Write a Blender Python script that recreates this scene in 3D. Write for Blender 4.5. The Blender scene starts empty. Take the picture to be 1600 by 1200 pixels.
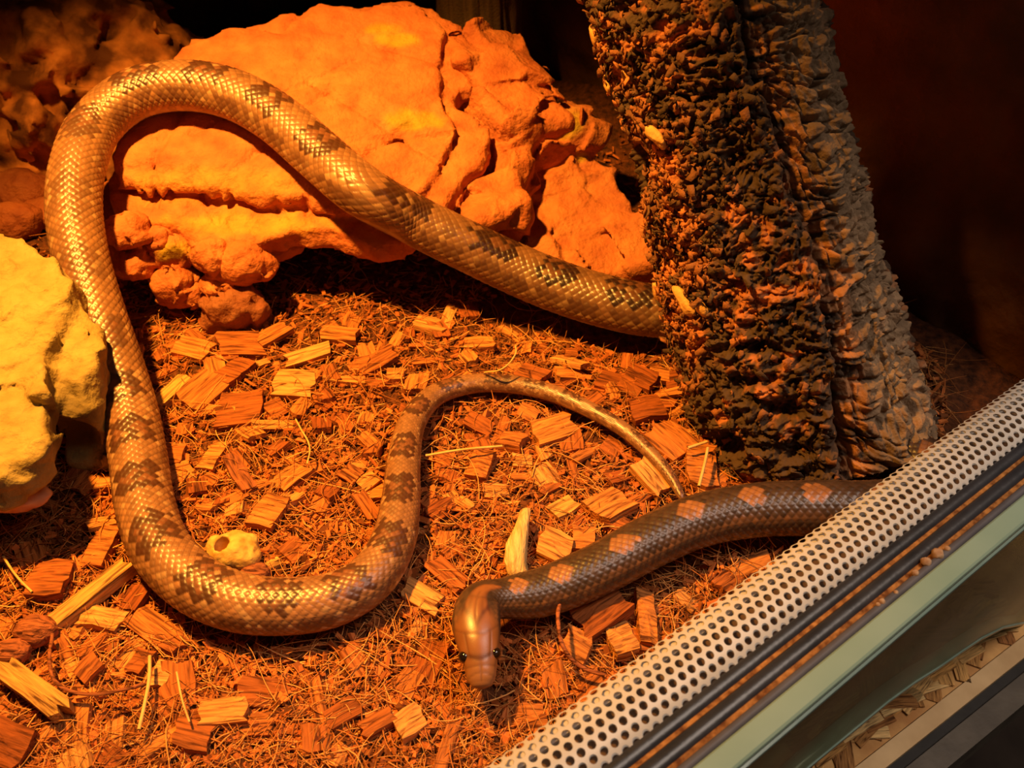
import bpy, math, random
import numpy as np
from mathutils import Vector, Matrix

# ------------------------------------------------------------------ camera, world, lights
scene = bpy.context.scene
PITCH = math.radians(43.0); DIST = 0.45; FPX = 1386.0
CAM = np.array([0.0, 0.0, DIST * math.sin(PITCH)])
FWD = np.array([0.0, math.cos(PITCH), -math.sin(PITCH)])
UPV = np.array([0.0, math.sin(PITCH), math.cos(PITCH)])
RGT = np.array([1.0, 0.0, 0.0])
cd = bpy.data.cameras.new('camera'); cam = bpy.data.objects.new('camera', cd)
scene.collection.objects.link(cam); scene.camera = cam
cam.location = CAM; cam.rotation_euler = (math.pi / 2 - PITCH, 0, 0)
cd.sensor_width = 36; cd.lens = 36 * FPX / 1600; cd.clip_start = 0.01; cd.clip_end = 20
cd.dof.use_dof = True; cd.dof.focus_distance = 0.38; cd.dof.aperture_fstop = 20

world = bpy.data.worlds.new('world'); scene.world = world; world.use_nodes = True
bg = world.node_tree.nodes['Background']
bg.inputs[0].default_value = (1.0, 0.86, 0.72, 1); bg.inputs[1].default_value = 0.03

def light(name, kind, loc, target, energy, color, **kw):
    l = bpy.data.lights.new(name, kind); l.energy = energy; l.color = color
    for k, v in kw.items(): setattr(l, k, v)
    o = bpy.data.objects.new(name, l); scene.collection.objects.link(o)
    o.location = loc
    o.rotation_euler = (Vector(target) - Vector(loc)).to_track_quat('-Z', 'Y').to_euler()
    return o
# basking spot hanging under the roof of the terrarium
light('heat_lamp_light', 'SPOT', (-0.235, 0.330, 0.60), (-0.110, 0.345, 0.0), 50.0, (1.0, 0.43, 0.060),
      spot_size=math.radians(60), spot_blend=0.85, shadow_soft_size=0.018)
# room lamp outside, in front of the open terrarium
light('room_lamp_light', 'AREA', (0.63, 0.20, 1.25), (0.20, 0.24, 0.0), 9.5, (1.0, 0.80, 0.66), size=0.6)

vs = scene.view_settings
vs.view_transform = 'Standard'; vs.look = 'None'; vs.exposure = 0.0; vs.gamma = 1.0; vs.use_curve_mapping = False

# ------------------------------------------------------------------ helpers: pixels, noise, meshes
def ray(px, py):
    return FWD + RGT * (px - 800) / FPX - UPV * (py - 600) / FPX
def at(px, py, z=0.0):
    r = ray(px, py); return CAM + r * ((z - CAM[2]) / r[2])
def at_plane(px, py, z0, k, y0, off=0.0):          # plane z = z0 + k*(y-y0) + off
    r = ray(px, py)
    t = (z0 + off - k * y0 + k * CAM[1] - CAM[2]) / (r[2] - k * r[1])
    return CAM + r * t
def project(P):
    V = P - CAM; d = V @ FWD
    return 800 + FPX * (V @ RGT) / d, 600 - FPX * (V @ UPV) / d

rng = np.random.default_rng(7); random.seed(7)

def _hash(ix, iy, iz, seed):
    h = (ix.astype(np.uint32) * np.uint32(374761393) + iy.astype(np.uint32) * np.uint32(668265263)
         + iz.astype(np.uint32) * np.uint32(2147483647) + np.uint32((seed * 974711 + 12345) & 0xffffffff))
    h = (h ^ (h >> np.uint32(13))) * np.uint32(1274126177)
    h = (h ^ (h >> np.uint32(16))) * np.uint32(2246822519)
    h ^= h >> np.uint32(15)
    return (h & np.uint32(0xffffff)).astype(np.float32) / np.float32(0xffffff)
def vnoise(x, y, z, seed=0):                        # smooth value noise, -1..1
    x, y, z = np.broadcast_arrays(x, y, z)
    fx, fy, fz = np.floor(x), np.floor(y), np.floor(z)
    ix, iy, iz = fx.astype(np.int64), fy.astype(np.int64), fz.astype(np.int64)
    tx, ty, tz = [(t * t * (3 - 2 * t)).astype(np.float32) for t in (x - fx, y - fy, z - fz)]
    out = 0
    for dx in (0, 1):
        wx = tx if dx else 1 - tx
        for dy in (0, 1):
            wy = ty if dy else 1 - ty
            for dz in (0, 1):
                wz = tz if dz else 1 - tz
                out = out + wx * wy * wz * _hash(ix + dx, iy + dy, iz + dz, seed)
    return out * 2 - 1
def fbm(x, y, z, octv=4, seed=0, gain=0.5):
    s = 0; a = 1.0; f = 1.0; tot = 0
    for o in range(octv):
        s = s + a * vnoise(x * f, y * f, z * f, seed + o * 17); tot += a; a *= gain; f *= 2.03
    return s / tot
def worley(x, y, z, seed=0):                        # F1, F2, id
    x, y, z = np.broadcast_arrays(x, y, z)
    ix, iy, iz = [np.floor(t).astype(np.int64) for t in (x, y, z)]
    F1 = np.full(x.shape, 9.0, np.float32); F2 = F1.copy(); ID = F1.copy()
    for dx in (-1, 0, 1):
        for dy in (-1, 0, 1):
            for dz in (-1, 0, 1):
                cx, cy, cz = ix + dx, iy + dy, iz + dz
                h = _hash(cx, cy, cz, seed)
                d = np.sqrt((cx + h - x) ** 2 + (cy + _hash(cx, cy, cz, seed + 1) - y) ** 2
                            + (cz + _hash(cx, cy, cz, seed + 2) - z) ** 2).astype(np.float32)
                c = d < F1
                F2 = np.where(c, F1, np.minimum(F2, d)); ID = np.where(c, h, ID); F1 = np.where(c, d, F1)
    return F1, F2, ID
def facet(x, y, z, seed=0):                          # broken planes: a random tilted plane in every cell
    x, y, z = np.broadcast_arrays(x, y, z)
    ix, iy, iz = [np.floor(t).astype(np.int64) for t in (x, y, z)]
    F1 = np.full(x.shape, 9.0, np.float32); out = np.zeros(x.shape, np.float32)
    for dx in (-1, 0, 1):
        for dy in (-1, 0, 1):
            for dz in (-1, 0, 1):
                cx, cy, cz = ix + dx, iy + dy, iz + dz
                h = [_hash(cx, cy, cz, seed + k) for k in range(3)]
                rx, ry, rz = x - cx - h[0], y - cy - h[1], z - cz - h[2]
                d = rx * rx + ry * ry + rz * rz
                pl = rx * (h[1] - .5) * 2 + ry * (h[2] - .5) * 2 + rz * (h[0] - .5) * 2 + .6 * (h[0] - .5)
                c = d < F1; out = np.where(c, pl, out); F1 = np.where(c, d, F1)
    return out
def sstep(a, b, x):
    t = np.clip((x - a) / (b - a), 0, 1); return t * t * (3 - 2 * t)

def link(name, me, parent=None, mat=None):
    o = bpy.data.objects.new(name, me); scene.collection.objects.link(o)
    if parent is not None: o.parent = parent
    if mat is not None and me is not None and not me.materials: me.materials.append(mat)
    return o
def mesh_np(name, V, F, smooth=True, color=None):
    V = np.asarray(V, np.float32); F = np.asarray(F, np.int32)
    me = bpy.data.meshes.new(name)
    k = F.shape[1]
    me.vertices.add(len(V)); me.vertices.foreach_set('co', V.ravel())
    me.loops.add(F.size); me.loops.foreach_set('vertex_index', F.ravel())
    me.polygons.add(len(F)); me.polygons.foreach_set('loop_start', np.arange(0, F.size, k, dtype=np.int32))
    me.polygons.foreach_set('use_smooth', np.full(len(F), smooth))
    me.update(calc_edges=True); me.validate()
    if color is not None:
        a = me.color_attributes.new('tint', 'FLOAT_COLOR', 'POINT')
        c = np.ones((len(V), 4), np.float32); c[:, :3] = color; a.data.foreach_set('color', c.ravel())
    return me
def mesh_py(name, V, F, smooth=False):
    me = bpy.data.meshes.new(name); me.from_pydata([tuple(v) for v in V], [], F)
    for p in me.polygons: p.use_smooth = smooth
    me.update(); return me
def empty(name, loc):
    o = bpy.data.objects.new(name, None); scene.collection.objects.link(o); o.location = loc
    o.empty_display_size = 0.01; return o
def tag(o, label=None, cat=None, group=None, kind=None):
    if label: o['label'] = label
    if cat: o['category'] = cat
    if group: o['group'] = group
    if kind: o['kind'] = kind
    return o
def child(o, root):                                 # parent a world-space mesh to an Empty
    o.parent = root; o.matrix_parent_inverse = Matrix.Translation(root.location).inverted(); return o

# ------------------------------------------------------------------ materials
def mat_new(name):
    m = bpy.data.materials.new(name); m.use_nodes = True
    nt = m.node_tree; b = nt.nodes['Principled BSDF']; return m, nt, b
def N(nt, t, **kw):
    n = nt.nodes.new(t)
    for k, v in kw.items(): setattr(n, k, v)
    return n
def ramp(nt, stops):
    r = N(nt, 'ShaderNodeValToRGB'); e = r.color_ramp.elements
    while len(e) > 1: e.remove(e[-1])
    e[0].position, e[0].color = stops[0][0], (*stops[0][1], 1)
    for p, c in stops[1:]:
        x = e.new(p); x.color = (*c, 1)
    return r
def coords(nt, scale=(1, 1, 1)):
    tc = N(nt, 'ShaderNodeTexCoord'); mp = N(nt, 'ShaderNodeMapping'); mp.inputs['Scale'].default_value = scale
    nt.links.new(tc.outputs['Object'], mp.inputs[0]); return mp.outputs[0]
def noise_mat(name, stops, scale, rough=0.8, bump=0.3, bdist=0.001, bscale=None, stretch=(1, 1, 1), spec=0.3, detail=6, metallic=0.0, tint=False):
    m, nt, b = mat_new(name)
    co = coords(nt, stretch)
    n = N(nt, 'ShaderNodeTexNoise'); n.inputs['Scale'].default_value = scale; n.inputs['Detail'].default_value = detail
    nt.links.new(co, n.inputs['Vector'])
    r = ramp(nt, stops); nt.links.new(n.outputs['Fac'], r.inputs[0]); col = r.outputs[0]
    if tint:
        at_ = N(nt, 'ShaderNodeAttribute', attribute_name='tint')
        mx = N(nt, 'ShaderNodeMix', data_type='RGBA', blend_type='MULTIPLY'); mx.inputs[0].default_value = 1
        nt.links.new(col, mx.inputs[6]); nt.links.new(at_.outputs[0], mx.inputs[7]); col = mx.outputs[2]
    nt.links.new(col, b.inputs['Base Color'])
    b.inputs['Roughness'].default_value = rough; b.inputs['Specular IOR Level'].default_value = spec
    b.inputs['Metallic'].default_value = metallic
    if bump:
        n2 = N(nt, 'ShaderNodeTexNoise'); n2.inputs['Scale'].default_value = bscale or scale * 3; n2.inputs['Detail'].default_value = 8
        nt.links.new(co, n2.inputs['Vector'])
        bp = N(nt, 'ShaderNodeBump'); bp.inputs['Strength'].default_value = bump; bp.inputs['Distance'].default_value = bdist
        nt.links.new(n2.outputs['Fac'], bp.inputs['Height']); nt.links.new(bp.outputs[0], b.inputs['Normal'])
    return m
def attr_mat(name, rough=0.8, spec=0.3, bump=0.0, bscale=800, bdist=0.0006, coat=0.0):
    m, nt, b = mat_new(name)
    a = N(nt, 'ShaderNodeAttribute', attribute_name='tint'); nt.links.new(a.outputs[0], b.inputs['Base Color'])
    b.inputs['Roughness'].default_value = rough; b.inputs['Specular IOR Level'].default_value = spec
    b.inputs['Coat Weight'].default_value = coat; b.inputs['Coat Roughness'].default_value = 0.25
    if bump:
        n2 = N(nt, 'ShaderNodeTexNoise'); n2.inputs['Scale'].default_value = bscale; n2.inputs['Detail'].default_value = 6
        nt.links.new(coords(nt), n2.inputs['Vector'])
        bp = N(nt, 'ShaderNodeBump'); bp.inputs['Strength'].default_value = bump; bp.inputs['Distance'].default_value = bdist
        nt.links.new(n2.outputs['Fac'], bp.inputs['Height']); nt.links.new(bp.outputs[0], b.inputs['Normal'])
    return m
def chip_mat(name, stops, grain=(60, 700, 700)):
    m, nt, b = mat_new(name)
    oi = N(nt, 'ShaderNodeObjectInfo'); r = ramp(nt, stops); nt.links.new(oi.outputs['Random'], r.inputs[0])
    tc = N(nt, 'ShaderNodeTexCoord'); mp = N(nt, 'ShaderNodeMapping'); mp.inputs['Scale'].default_value = grain
    nt.links.new(tc.outputs['Object'], mp.inputs[0])
    cmb = N(nt, 'ShaderNodeVectorMath', operation='ADD'); nt.links.new(mp.outputs[0], cmb.inputs[0])
    sc = N(nt, 'ShaderNodeMath', operation='MULTIPLY'); sc.inputs[1].default_value = 91.7
    nt.links.new(oi.outputs['Random'], sc.inputs[0]); nt.links.new(sc.outputs[0], cmb.inputs[1])
    n = N(nt, 'ShaderNodeTexNoise'); n.inputs['Scale'].default_value = 1.0; n.inputs['Detail'].default_value = 5; n.inputs['Distortion'].default_value = 0.6
    nt.links.new(cmb.outputs[0], n.inputs['Vector'])
    gr = ramp(nt, [(0.32, (0.18, 0.13, 0.12)), (0.48, (0.85, 0.85, 0.85)), (0.65, (1.25, 1.25, 1.2))])
    nt.links.new(n.outputs['Fac'], gr.inputs[0])
    mx = N(nt, 'ShaderNodeMix', data_type='RGBA', blend_type='MULTIPLY'); mx.inputs[0].default_value = 1
    nt.links.new(r.outputs[0], mx.inputs[6]); nt.links.new(gr.outputs[0], mx.inputs[7])
    nt.links.new(mx.outputs[2], b.inputs['Base Color'])
    b.inputs['Roughness'].default_value = 0.8; b.inputs['Specular IOR Level'].default_value = 0.2
    bp = N(nt, 'ShaderNodeBump'); bp.inputs['Strength'].default_value = 0.9; bp.inputs['Distance'].default_value = 0.0016
    nt.links.new(n.outputs['Fac'], bp.inputs['Height']); nt.links.new(bp.outputs[0], b.inputs['Normal'])
    return m

M_CHIP = chip_mat('husk_chip_brown', [(0, (0.25, 0.065, 0.016)), (0.4, (0.42, 0.13, 0.032)), (0.75, (0.58, 0.22, 0.055)), (1, (0.68, 0.32, 0.10))])
M_PALE = chip_mat('pale_wood', [(0, (0.50, 0.245, 0.065)), (1, (0.60, 0.33, 0.09))])
M_DARKCHIP = chip_mat('dark_husk', [(0, (0.28, 0.09, 0.04)), (1, (0.38, 0.12, 0.05))])
M_BED = noise_mat('coir_bed', [(0.3, (0.035, 0.011, 0.004)), (0.7, (0.20, 0.06, 0.017))], 260, 0.95, 1.0, 0.002, 900)
M_FIB = attr_mat('coir_fibre', 0.75, 0.2)
M_ROCK = noise_mat('rust_stone', [(0.25, (0.36, 0.085, 0.025)), (0.5, (0.50, 0.150, 0.045)), (0.75, (0.60, 0.215, 0.07))], 75, 0.72, 1.0, 0.0020, 280, spec=0.3, tint=True)
M_CREAM = noise_mat('cream_stone', [(0.25, (0.30, 0.20, 0.060)), (0.5, (0.38, 0.275, 0.090)), (0.75, (0.44, 0.34, 0.13))], 110, 0.8, 1.0, 0.0018, 240, tint=True)
M_DARKROCK = noise_mat('brown_stone', [(0.38, (0.14, 0.045, 0.014)), (0.62, (0.72, 0.27, 0.07))], 55, 0.85, 0.5, 0.002, 160, tint=True)
M_CORK = attr_mat('cork_bark', 0.85, 0.25, 0.7, 900, 0.0009)
M_SNAKE = attr_mat('snake_skin', 0.37, 0.7, 0.15, 2500, 0.0002, 0.05)

# ------------------------------------------------------------------ setting: terrarium shell
ZS = 0.06
A0 = at(745, 1200, ZS); B0 = at(1600, 585, ZS)
D2 = (B0 - A0); D2[2] = 0; D2 /= np.linalg.norm(D2)          # along the front edge
N2 = np.array([D2[1], -D2[0], 0.0])                           # outwards, to the room
def P(o, s, z): return A0 * np.array([1, 1, 0]) + D2 * s + N2 * o + np.array([0, 0, z])
S0, S1 = -0.12, 0.36
def extrude(name, prof, s0=S0, s1=S1, closed=False, smooth=False):
    V = [P(o, s0, z) for o, z in prof] + [P(o, s1, z) for o, z in prof]
    n = len(prof); F = [(i, i + 1, n + i + 1, n + i) for i in range(n - 1)]
    if closed: F += [(n - 1, 0, n, 2 * n - 1), tuple(range(n))[::-1], tuple(range(n, 2 * n))]
    return mesh_py(name, V, F, smooth)
def box_os(name, o0, o1, s0, s1, z0, z1):
    V = [P(o, s, z) for z in (z0, z1) for s in (s0, s1) for o in (o0, o1)]
    return mesh_py(name, V, [(0, 1, 3, 2), (4, 6, 7, 5), (0, 4, 5, 1), (2, 3, 7, 6), (0, 2, 6, 4), (1, 5, 7, 3)])

M_WALL = noise_mat('dark_foam_rock', [(0.3, (0.08, 0.032, 0.012)), (0.7, (0.36, 0.14, 0.04))], 14, 0.9, 0.6, 0.01, 40)
M_ROOF = noise_mat('roof_panel', [(0.3, (0.03, 0.02, 0.015)), (0.7, (0.05, 0.035, 0.025))], 8, 0.8, 0)
def relief_wall(name, p0, p1, z0, z1, inward, amp, seed, nu=150, nv=80):
    u, v = np.meshgrid(np.linspace(0, 1, nu), np.linspace(0, 1, nv))
    X = p0[0] + (p1[0] - p0[0]) * u; Y = p0[1] + (p1[1] - p0[1]) * u; Z = z0 + (z1 - z0) * v
    d = fbm(X * 9, Y * 9, Z * 13, 4, seed)
    d = amp * (np.round(d * 5) / 5 * 0.6 + 0.4 * d + fbm(X * 40, Y * 40, Z * 50, 3, seed + 5) * 0.15)
    V = np.stack([X + inward[0] * d, Y + inward[1] * d, Z], -1).reshape(-1, 3)
    i = np.arange(nu * nv).reshape(nv, nu)
    F = np.stack([i[:-1, :-1], i[:-1, 1:], i[1:, 1:], i[1:, :-1]], -1).reshape(-1, 4)
    o = link(name, mesh_np(name, V, F), mat=M_WALL); tag(o, kind='structure'); return o
BACK, SL, SR = -0.76, -0.34, 0.365
relief_wall('wall_back', P(BACK, SL, 0), P(BACK, SR, 0), -0.03, 0.74, N2, 0.045, 3)
relief_wall('wall_left', P(BACK, SL, 0), P(0.04, SL, 0), -0.03, 0.74, D2, 0.03, 11)
relief_wall('wall_right', P(BACK, SR, 0), P(-0.004, SR, 0), -0.03, 0.74, -D2, 0.022, 19)
tag(link('ceiling', box_os('ceiling', BACK - 0.05, -0.01, SL, SR, 0.74, 0.752), mat=M_ROOF), kind='structure')

tag(link('front_light_block', box_os('front_light_block', -0.012, 0.0, SL, SR, 0.40, 0.745), mat=M_ROOF), kind='structure')   # unseen panel, added to keep the room lamp out of the interior

def ground_h(x, y):
    return (-0.005 + 0.0042 * fbm(x * 34, y * 28, 0 * x + 0.3, 3, 41) + 0.0018 * fbm(x * 130, y * 130, 0 * x, 2, 43)
            + 0.035 * sstep(0.40, 0.60, y - 0.45 * x) * sstep(-0.05, 0.10, x))
nu = 320
u, v = np.meshgrid(np.linspace(BACK + 0.03, 0.0, nu), np.linspace(SL + 0.012, SR - 0.006, int(nu * 1.6)))
X = A0[0] + D2[0] * v + N2[0] * u; Y = A0[1] + D2[1] * v + N2[1] * u
V = np.stack([X, Y, ground_h(X, Y)], -1).reshape(-1, 3)
i = np.arange(V.shape[0]).reshape(u.shape)
F = np.stack([i[:-1, :-1], i[1:, :-1], i[1:, 1:], i[:-1, 1:]], -1).reshape(-1, 4)
tag(link('coir_bedding', mesh_np('coir_bedding', V, F), mat=M_BED),
    'brown crumbly coconut coir bedding covering the terrarium bottom', 'bedding', kind='stuff')
M_FLOOR = noise_mat('room_floor', [(0.3, (0.030, 0.020, 0.015)), (0.7, (0.055, 0.038, 0.028))], 20, 0.7, 0.1)
tag(link('floor', mesh_py('floor', [(-3, -3, -0.9), (3, -3, -0.9), (3, 3, -0.9), (-3, 3, -0.9)], [(0, 1, 2, 3)]), mat=M_FLOOR), kind='structure')

# inner front board below the ventilation strip and the glass floor of the terrarium
M_BOARD = noise_mat('front_board', [(0.3, (0.10, 0.055, 0.03)), (0.7, (0.22, 0.13, 0.07))], 30, 0.7, 0.2)
tag(link('trim_1', box_os('trim_1', 0.001, 0.018, S0, SR - 0.02, -0.036, 0.0515), mat=M_BOARD), kind='structure')
tag(link('trim_2', box_os('trim_2', BACK - 0.02, 0.018, SL, SR, -0.044, -0.037), mat=M_BOARD), kind='structure')

# ------------------------------------------------------------------ perforated ventilation strip
M_METAL = noise_mat('white_coated_metal', [(0.3, (0.66, 0.62, 0.56)), (0.7, (0.76, 0.72, 0.66))], 60, 0.38, 0.12, 0.0004, 400, spec=0.5)
PITCH_H = 0.00395; ROWP = PITCH_H * 0.866; NROW = 7; WTOT = NROW * ROWP
def strip_profile(w):                               # w along the arched cross-section -> (o, z)
    t = (w / WTOT) * 2 - 1
    ang = t * 0.85
    R = WTOT / 1.7
    return 0.0105 + R * math.sin(ang), ZS + R * (math.cos(ang) - 1) * 0.9 + 0.0005
def strip_pt(w, s, dn=0.0):
    o, z = strip_profile(w); o2, z2 = strip_profile(w + 1e-4)
    tx, tz = o2 - o, z2 - z; l = math.hypot(tx, tz)
    return P(o - tz / l * -dn * -1, s, z - tx / l * dn)
Vs, Fs = [], []
RH = PITCH_H * 0.345; K = 12; hexr = PITCH_H / math.sqrt(3)
outer = []
for k in range(6):
    a = math.radians(30 + 60 * k); a2 = math.radians(90 + 60 * k)
    c1 = (math.cos(a) * hexr, math.sin(a) * hexr); c2 = (math.cos(a2) * hexr, math.sin(a2) * hexr)
    outer += [c1, ((c1[0] + c2[0]) / 2, (c1[1] + c2[1]) / 2)]
for r_ in range(NROW):
    ns = int((S1 - S0) / PITCH_H)
    for q in range(ns):
        cs = S0 + (q + 0.5 * (r_ % 2)) * PITCH_H; cw = (r_ + 0.5) * ROWP
        b = len(Vs)
        for k in range(K): Vs.append(strip_pt(cw + outer[k][1], cs + outer[k][0]))
        for k in range(K):
            a = math.radians(30 + 30 * k); Vs.append(strip_pt(cw + RH * math.sin(a), cs + RH * math.cos(a)))
        for k in range(K):
            a = math.radians(30 + 30 * k); Vs.append(strip_pt(cw + RH * math.sin(a), cs + RH * math.cos(a), 0.0007))
        for k in range(K):
            k2 = (k + 1) % K
            Fs.append((b + k, b + k2, b + K + k2, b + K + k)); Fs.append((b + K + k, b + K + k2, b + 2 * K + k2, b + 2 * K + k))
vent = empty('ventilation_strip', P(0.009, 0.2, 0.052))
tag(vent, 'white perforated metal ventilation strip along the terrarium front ledge', 'vent strip')
child(link('perforated_sheet', mesh_py('perforated_sheet', Vs, Fs), mat=M_METAL), vent)
child(link('inner_flange', extrude('inner_flange', [(0.0006, 0.0522), (0.0006, 0.0535), (0.0052, 0.0545), (0.0052, 0.0522)]), mat=M_METAL), vent)

# ------------------------------------------------------------------ black double sliding-door track
M_BLACK = noise_mat('black_plastic', [(0.3, (0.022, 0.024, 0.030)), (0.7, (0.045, 0.046, 0.055))], 90, 0.33, 0.25, 0.0004, 500, stretch=(1, 1, 1), spec=0.6)
M_LIP = noise_mat('grey_plastic', [(0.3, (0.10, 0.095, 0.11)), (0.7, (0.15, 0.14, 0.155))], 90, 0.5, 0.2, 0.0003, 500)
M_DUST = noise_mat('orange_dust', [(0.35, (0.16, 0.055, 0.015)), (0.7, (0.62, 0.27, 0.07))], 350, 0.9, 0.8, 0.0008, 900)
track = empty('door_track', P(0.027, 0.2, 0.045))
tag(track, 'black plastic double channel track for sliding glass doors', 'door track')
def ridge(o0, o1, zt, n=9, zb=0.046):
    return [(o0, zb)] + [(o0 + (o1 - o0) * (0.5 - 0.5 * math.cos(math.pi * k / (n - 1))), zt - 0.0016 + 0.0016 * math.sin(math.pi * k / (n - 1))) for k in range(n)] + [(o1, zb)]
child(link('channel_base', box_os('channel_base', 0.0188, 0.0352, S0, S1, 0.0435, 0.0475), mat=M_BLACK), track)
child(link('channel_rail', extrude('channel_rail', ridge(0.0190, 0.0241, 0.0575), smooth=True), mat=M_BLACK), track)
child(link('channel_rail', extrude('channel_rail', ridge(0.0254, 0.0304, 0.0575), smooth=True), mat=M_BLACK), track)
child(link('channel_lip', extrude('channel_lip', ridge(0.0320, 0.0350, 0.0578), smooth=True), mat=M_LIP), track)
for o0, o1 in ((0.0241, 0.0254), (0.0304, 0.0320)):
    child(link('groove_dust', box_os('groove_dust', o0, o1, S0, S1, 0.0475, 0.0562), mat=M_DUST), track)
M_CRUMB = noise_mat('pale_crumb', [(0.3, (0.45, 0.22, 0.10)), (0.7, (0.75, 0.50, 0.30))], 500, 0.9, 0.6, 0.0006, 900)
def lump_mesh(name, r, seed, n=10, sq=(1, 1, 1), amp=0.3, freq=2.2):
    V, F = [], []
    for a in range(n + 1):
        th = math.pi * a / n
        for b in range(2 * n):
            ph = math.pi * b / n
            V.append((math.sin(th) * math.cos(ph), math.sin(th) * math.sin(ph), math.cos(th)))
    V = np.array(V); k = 1 + amp * fbm(V[:, 0] * freq, V[:, 1] * freq, V[:, 2] * freq, 3, seed)
    V = V * k[:, None] * r * np.array(sq)
    for a in range(n):
        for b in range(2 * n):
            F.append((a * 2 * n + b, (a + 1) * 2 * n + b, (a + 1) * 2 * n + (b + 1) % (2 * n), a * 2 * n + (b + 1) % (2 * n)))
    return mesh_py(name, V, F, True)
cr = lump_mesh('debris_crumb', 0.0014, 5, 5)
for px, py, sc in ((1465, 866, 1.5), (1447, 878, 1.25), (1430, 896, 0.9), (1378, 940, 0.8), (1372, 945, 0.6), (1480, 858, 0.8), (1400, 926, 0.6)):
    o = link('debris_crumb', cr, mat=M_CRUMB); o.location = at(px, py, 0.0575); o.scale = (sc, sc, sc); o.rotation_euler = (px, py, 0)
    tag(o, 'tiny pale crumb of debris stuck on the black door track', 'crumb', 'crumbs on the door track')

# ------------------------------------------------------------------ front glass pane with arched lower edge
def pane_sz(px, py, o=0.0425):
    r = ray(px, py); t = (o - float((CAM - A0)[:2] @ N2[:2])) / float(r[:2] @ N2[:2]); q = CAM + r * t
    return float((q - A0)[:2] @ D2[:2]), float(q[2])
curve = [pane_sz(*q) for q in ((1230, 1230), (1262, 1200), (1325, 1148), (1387, 1097), (1430, 1066), (1467, 1043), (1500, 1020), (1533, 998), (1567, 981), (1600, 974))]
curve = [(S0, curve[0][1] + 0.012)] + curve + [(curve[-1][0] + 0.06, -0.1385), (S1, -0.1385)]
m, nt, b = mat_new('greenish_glass')
M_GLASS = m
b.inputs['Base Color'].default_value = (0.40, 0.22, 0.09, 1); b.inputs['Roughness'].default_value = 0.18
tr = N(nt, 'ShaderNodeBsdfTransparent'); tr.inputs[0].default_value = (0.72, 0.78, 0.66, 1)
nz = N(nt, 'ShaderNodeTexNoise'); nz.inputs['Scale'].default_value = 22; nz.inputs['Detail'].default_value = 4
nt.links.new(coords(nt), nz.inputs['Vector'])
rp = ramp(nt, [(0.35, (0.42, 0.42, 0.42)), (0.65, (0.72, 0.72, 0.72))]); nt.links.new(nz.outputs['Fac'], rp.inputs[0])
mix = N(nt, 'ShaderNodeMixShader'); nt.links.new(rp.outputs[0], mix.inputs[0]); nt.links.new(tr.outputs[0], mix.inputs[1]); nt.links.new(b.outputs[0], mix.inputs[2])
nt.links.new(mix.outputs[0], nt.nodes['Material Output'].inputs['Surface'])
M_EDGE = noise_mat('green_glass_edge', [(0.3, (0.33, 0.47, 0.34)), (0.7, (0.40, 0.54, 0.40))], 40, 0.28, 0.1, 0.0003, 300, spec=0.5)
M_TEAL = noise_mat('teal_glass_rim', [(0.3, (0.20, 0.30, 0.25)), (0.7, (0.30, 0.40, 0.33))], 60, 0.2, 0.1, 0.0003, 300, spec=0.6)
pane = empty('glass_pane', P(0.039, 0.2, -0.13))
tag(pane, 'thick greenish front glass pane with arched lower edge', 'glass')
V = []; F = []
for s, z in curve: V += [P(0.0365, s, z), P(0.0425, s, z), P(0.0365, s, 0.0560), P(0.0425, s, 0.0560)]
for k in range(len(curve) - 1):
    q = 4 * k
    F += [(q + 1, q + 5, q + 7, q + 3), (q, q + 2, q + 6, q + 4)]
child(link('sheet', mesh_py('sheet', V, F), mat=M_GLASS), pane)
child(link('polished_edge', extrude('polished_edge', [(0.0352, 0.053), (0.0352, 0.0582), (0.0358, 0.0588), (0.0418, 0.0588), (0.0425, 0.0582), (0.0425, 0.056)], closed=True), mat=M_EDGE), pane)
child(link('lower_edge_line', extrude('lower_edge_line', [(0.0426, 0.0555), (0.0434, 0.0552), (0.0434, 0.0535), (0.0426, 0.0532)], closed=True), mat=M_TEAL), pane)
V = []; F = []
for s, z in curve: V += [P(0.0362, s, z - 0.0012), P(0.0429, s, z - 0.0012), P(0.0429, s, z + 0.0016), P(0.0362, s, z + 0.0016)]
for k in range(len(curve) - 1):
    q = 4 * k
    for e in range(4): F.append((q + e, q + (e + 1) % 4, q + 4 + (e + 1) % 4, q + 4 + e))
child(link('arched_rim', mesh_py('arched_rim', V, F, True), mat=M_TEAL), pane)

# ------------------------------------------------------------------ strand-board shelf under the terrarium
ZB = -0.14
M_OSB = noise_mat('strand_board', [(0.3, (0.50, 0.24, 0.08)), (0.7, (0.78, 0.46, 0.17))], 60, 0.75, 0.3, 0.001, 300)
M_STRAND = chip_mat('strand_wood', [(0, (0.36, 0.15, 0.05)), (0.5, (0.74, 0.40, 0.13)), (1, (0.88, 0.60, 0.27))], grain=(60, 900, 900))
M_RAIL = noise_mat('pale_lath', [(0.3, (0.56, 0.36, 0.17)), (0.7, (0.80, 0.56, 0.29))], 40, 0.6, 0.3, 0.0008, 300, stretch=(1, 1, 1))
M_SEAM = noise_mat('black_seam', [(0.3, (0.012, 0.011, 0.011)), (0.7, (0.03, 0.028, 0.026))], 60, 0.6, 0.2)
M_FACE = noise_mat('grey_board_face', [(0.3, (0.085, 0.07, 0.055)), (0.7, (0.15, 0.125, 0.095))], 50, 0.5, 0.25, 0.0008, 250)
q0 = at(1333, 1200, ZB); q1 = at(1600, 992, ZB); dr = (q1 - q0) / np.linalg.norm(q1 - q0); nr = np.array([dr[1], -dr[0], 0])
q0 = q0 - dr * 0.30; q1 = q1 + dr * 0.35
w1 = float((at(1500, 1108, ZB) - q0) @ nr)          # outer edge of the lath
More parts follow.
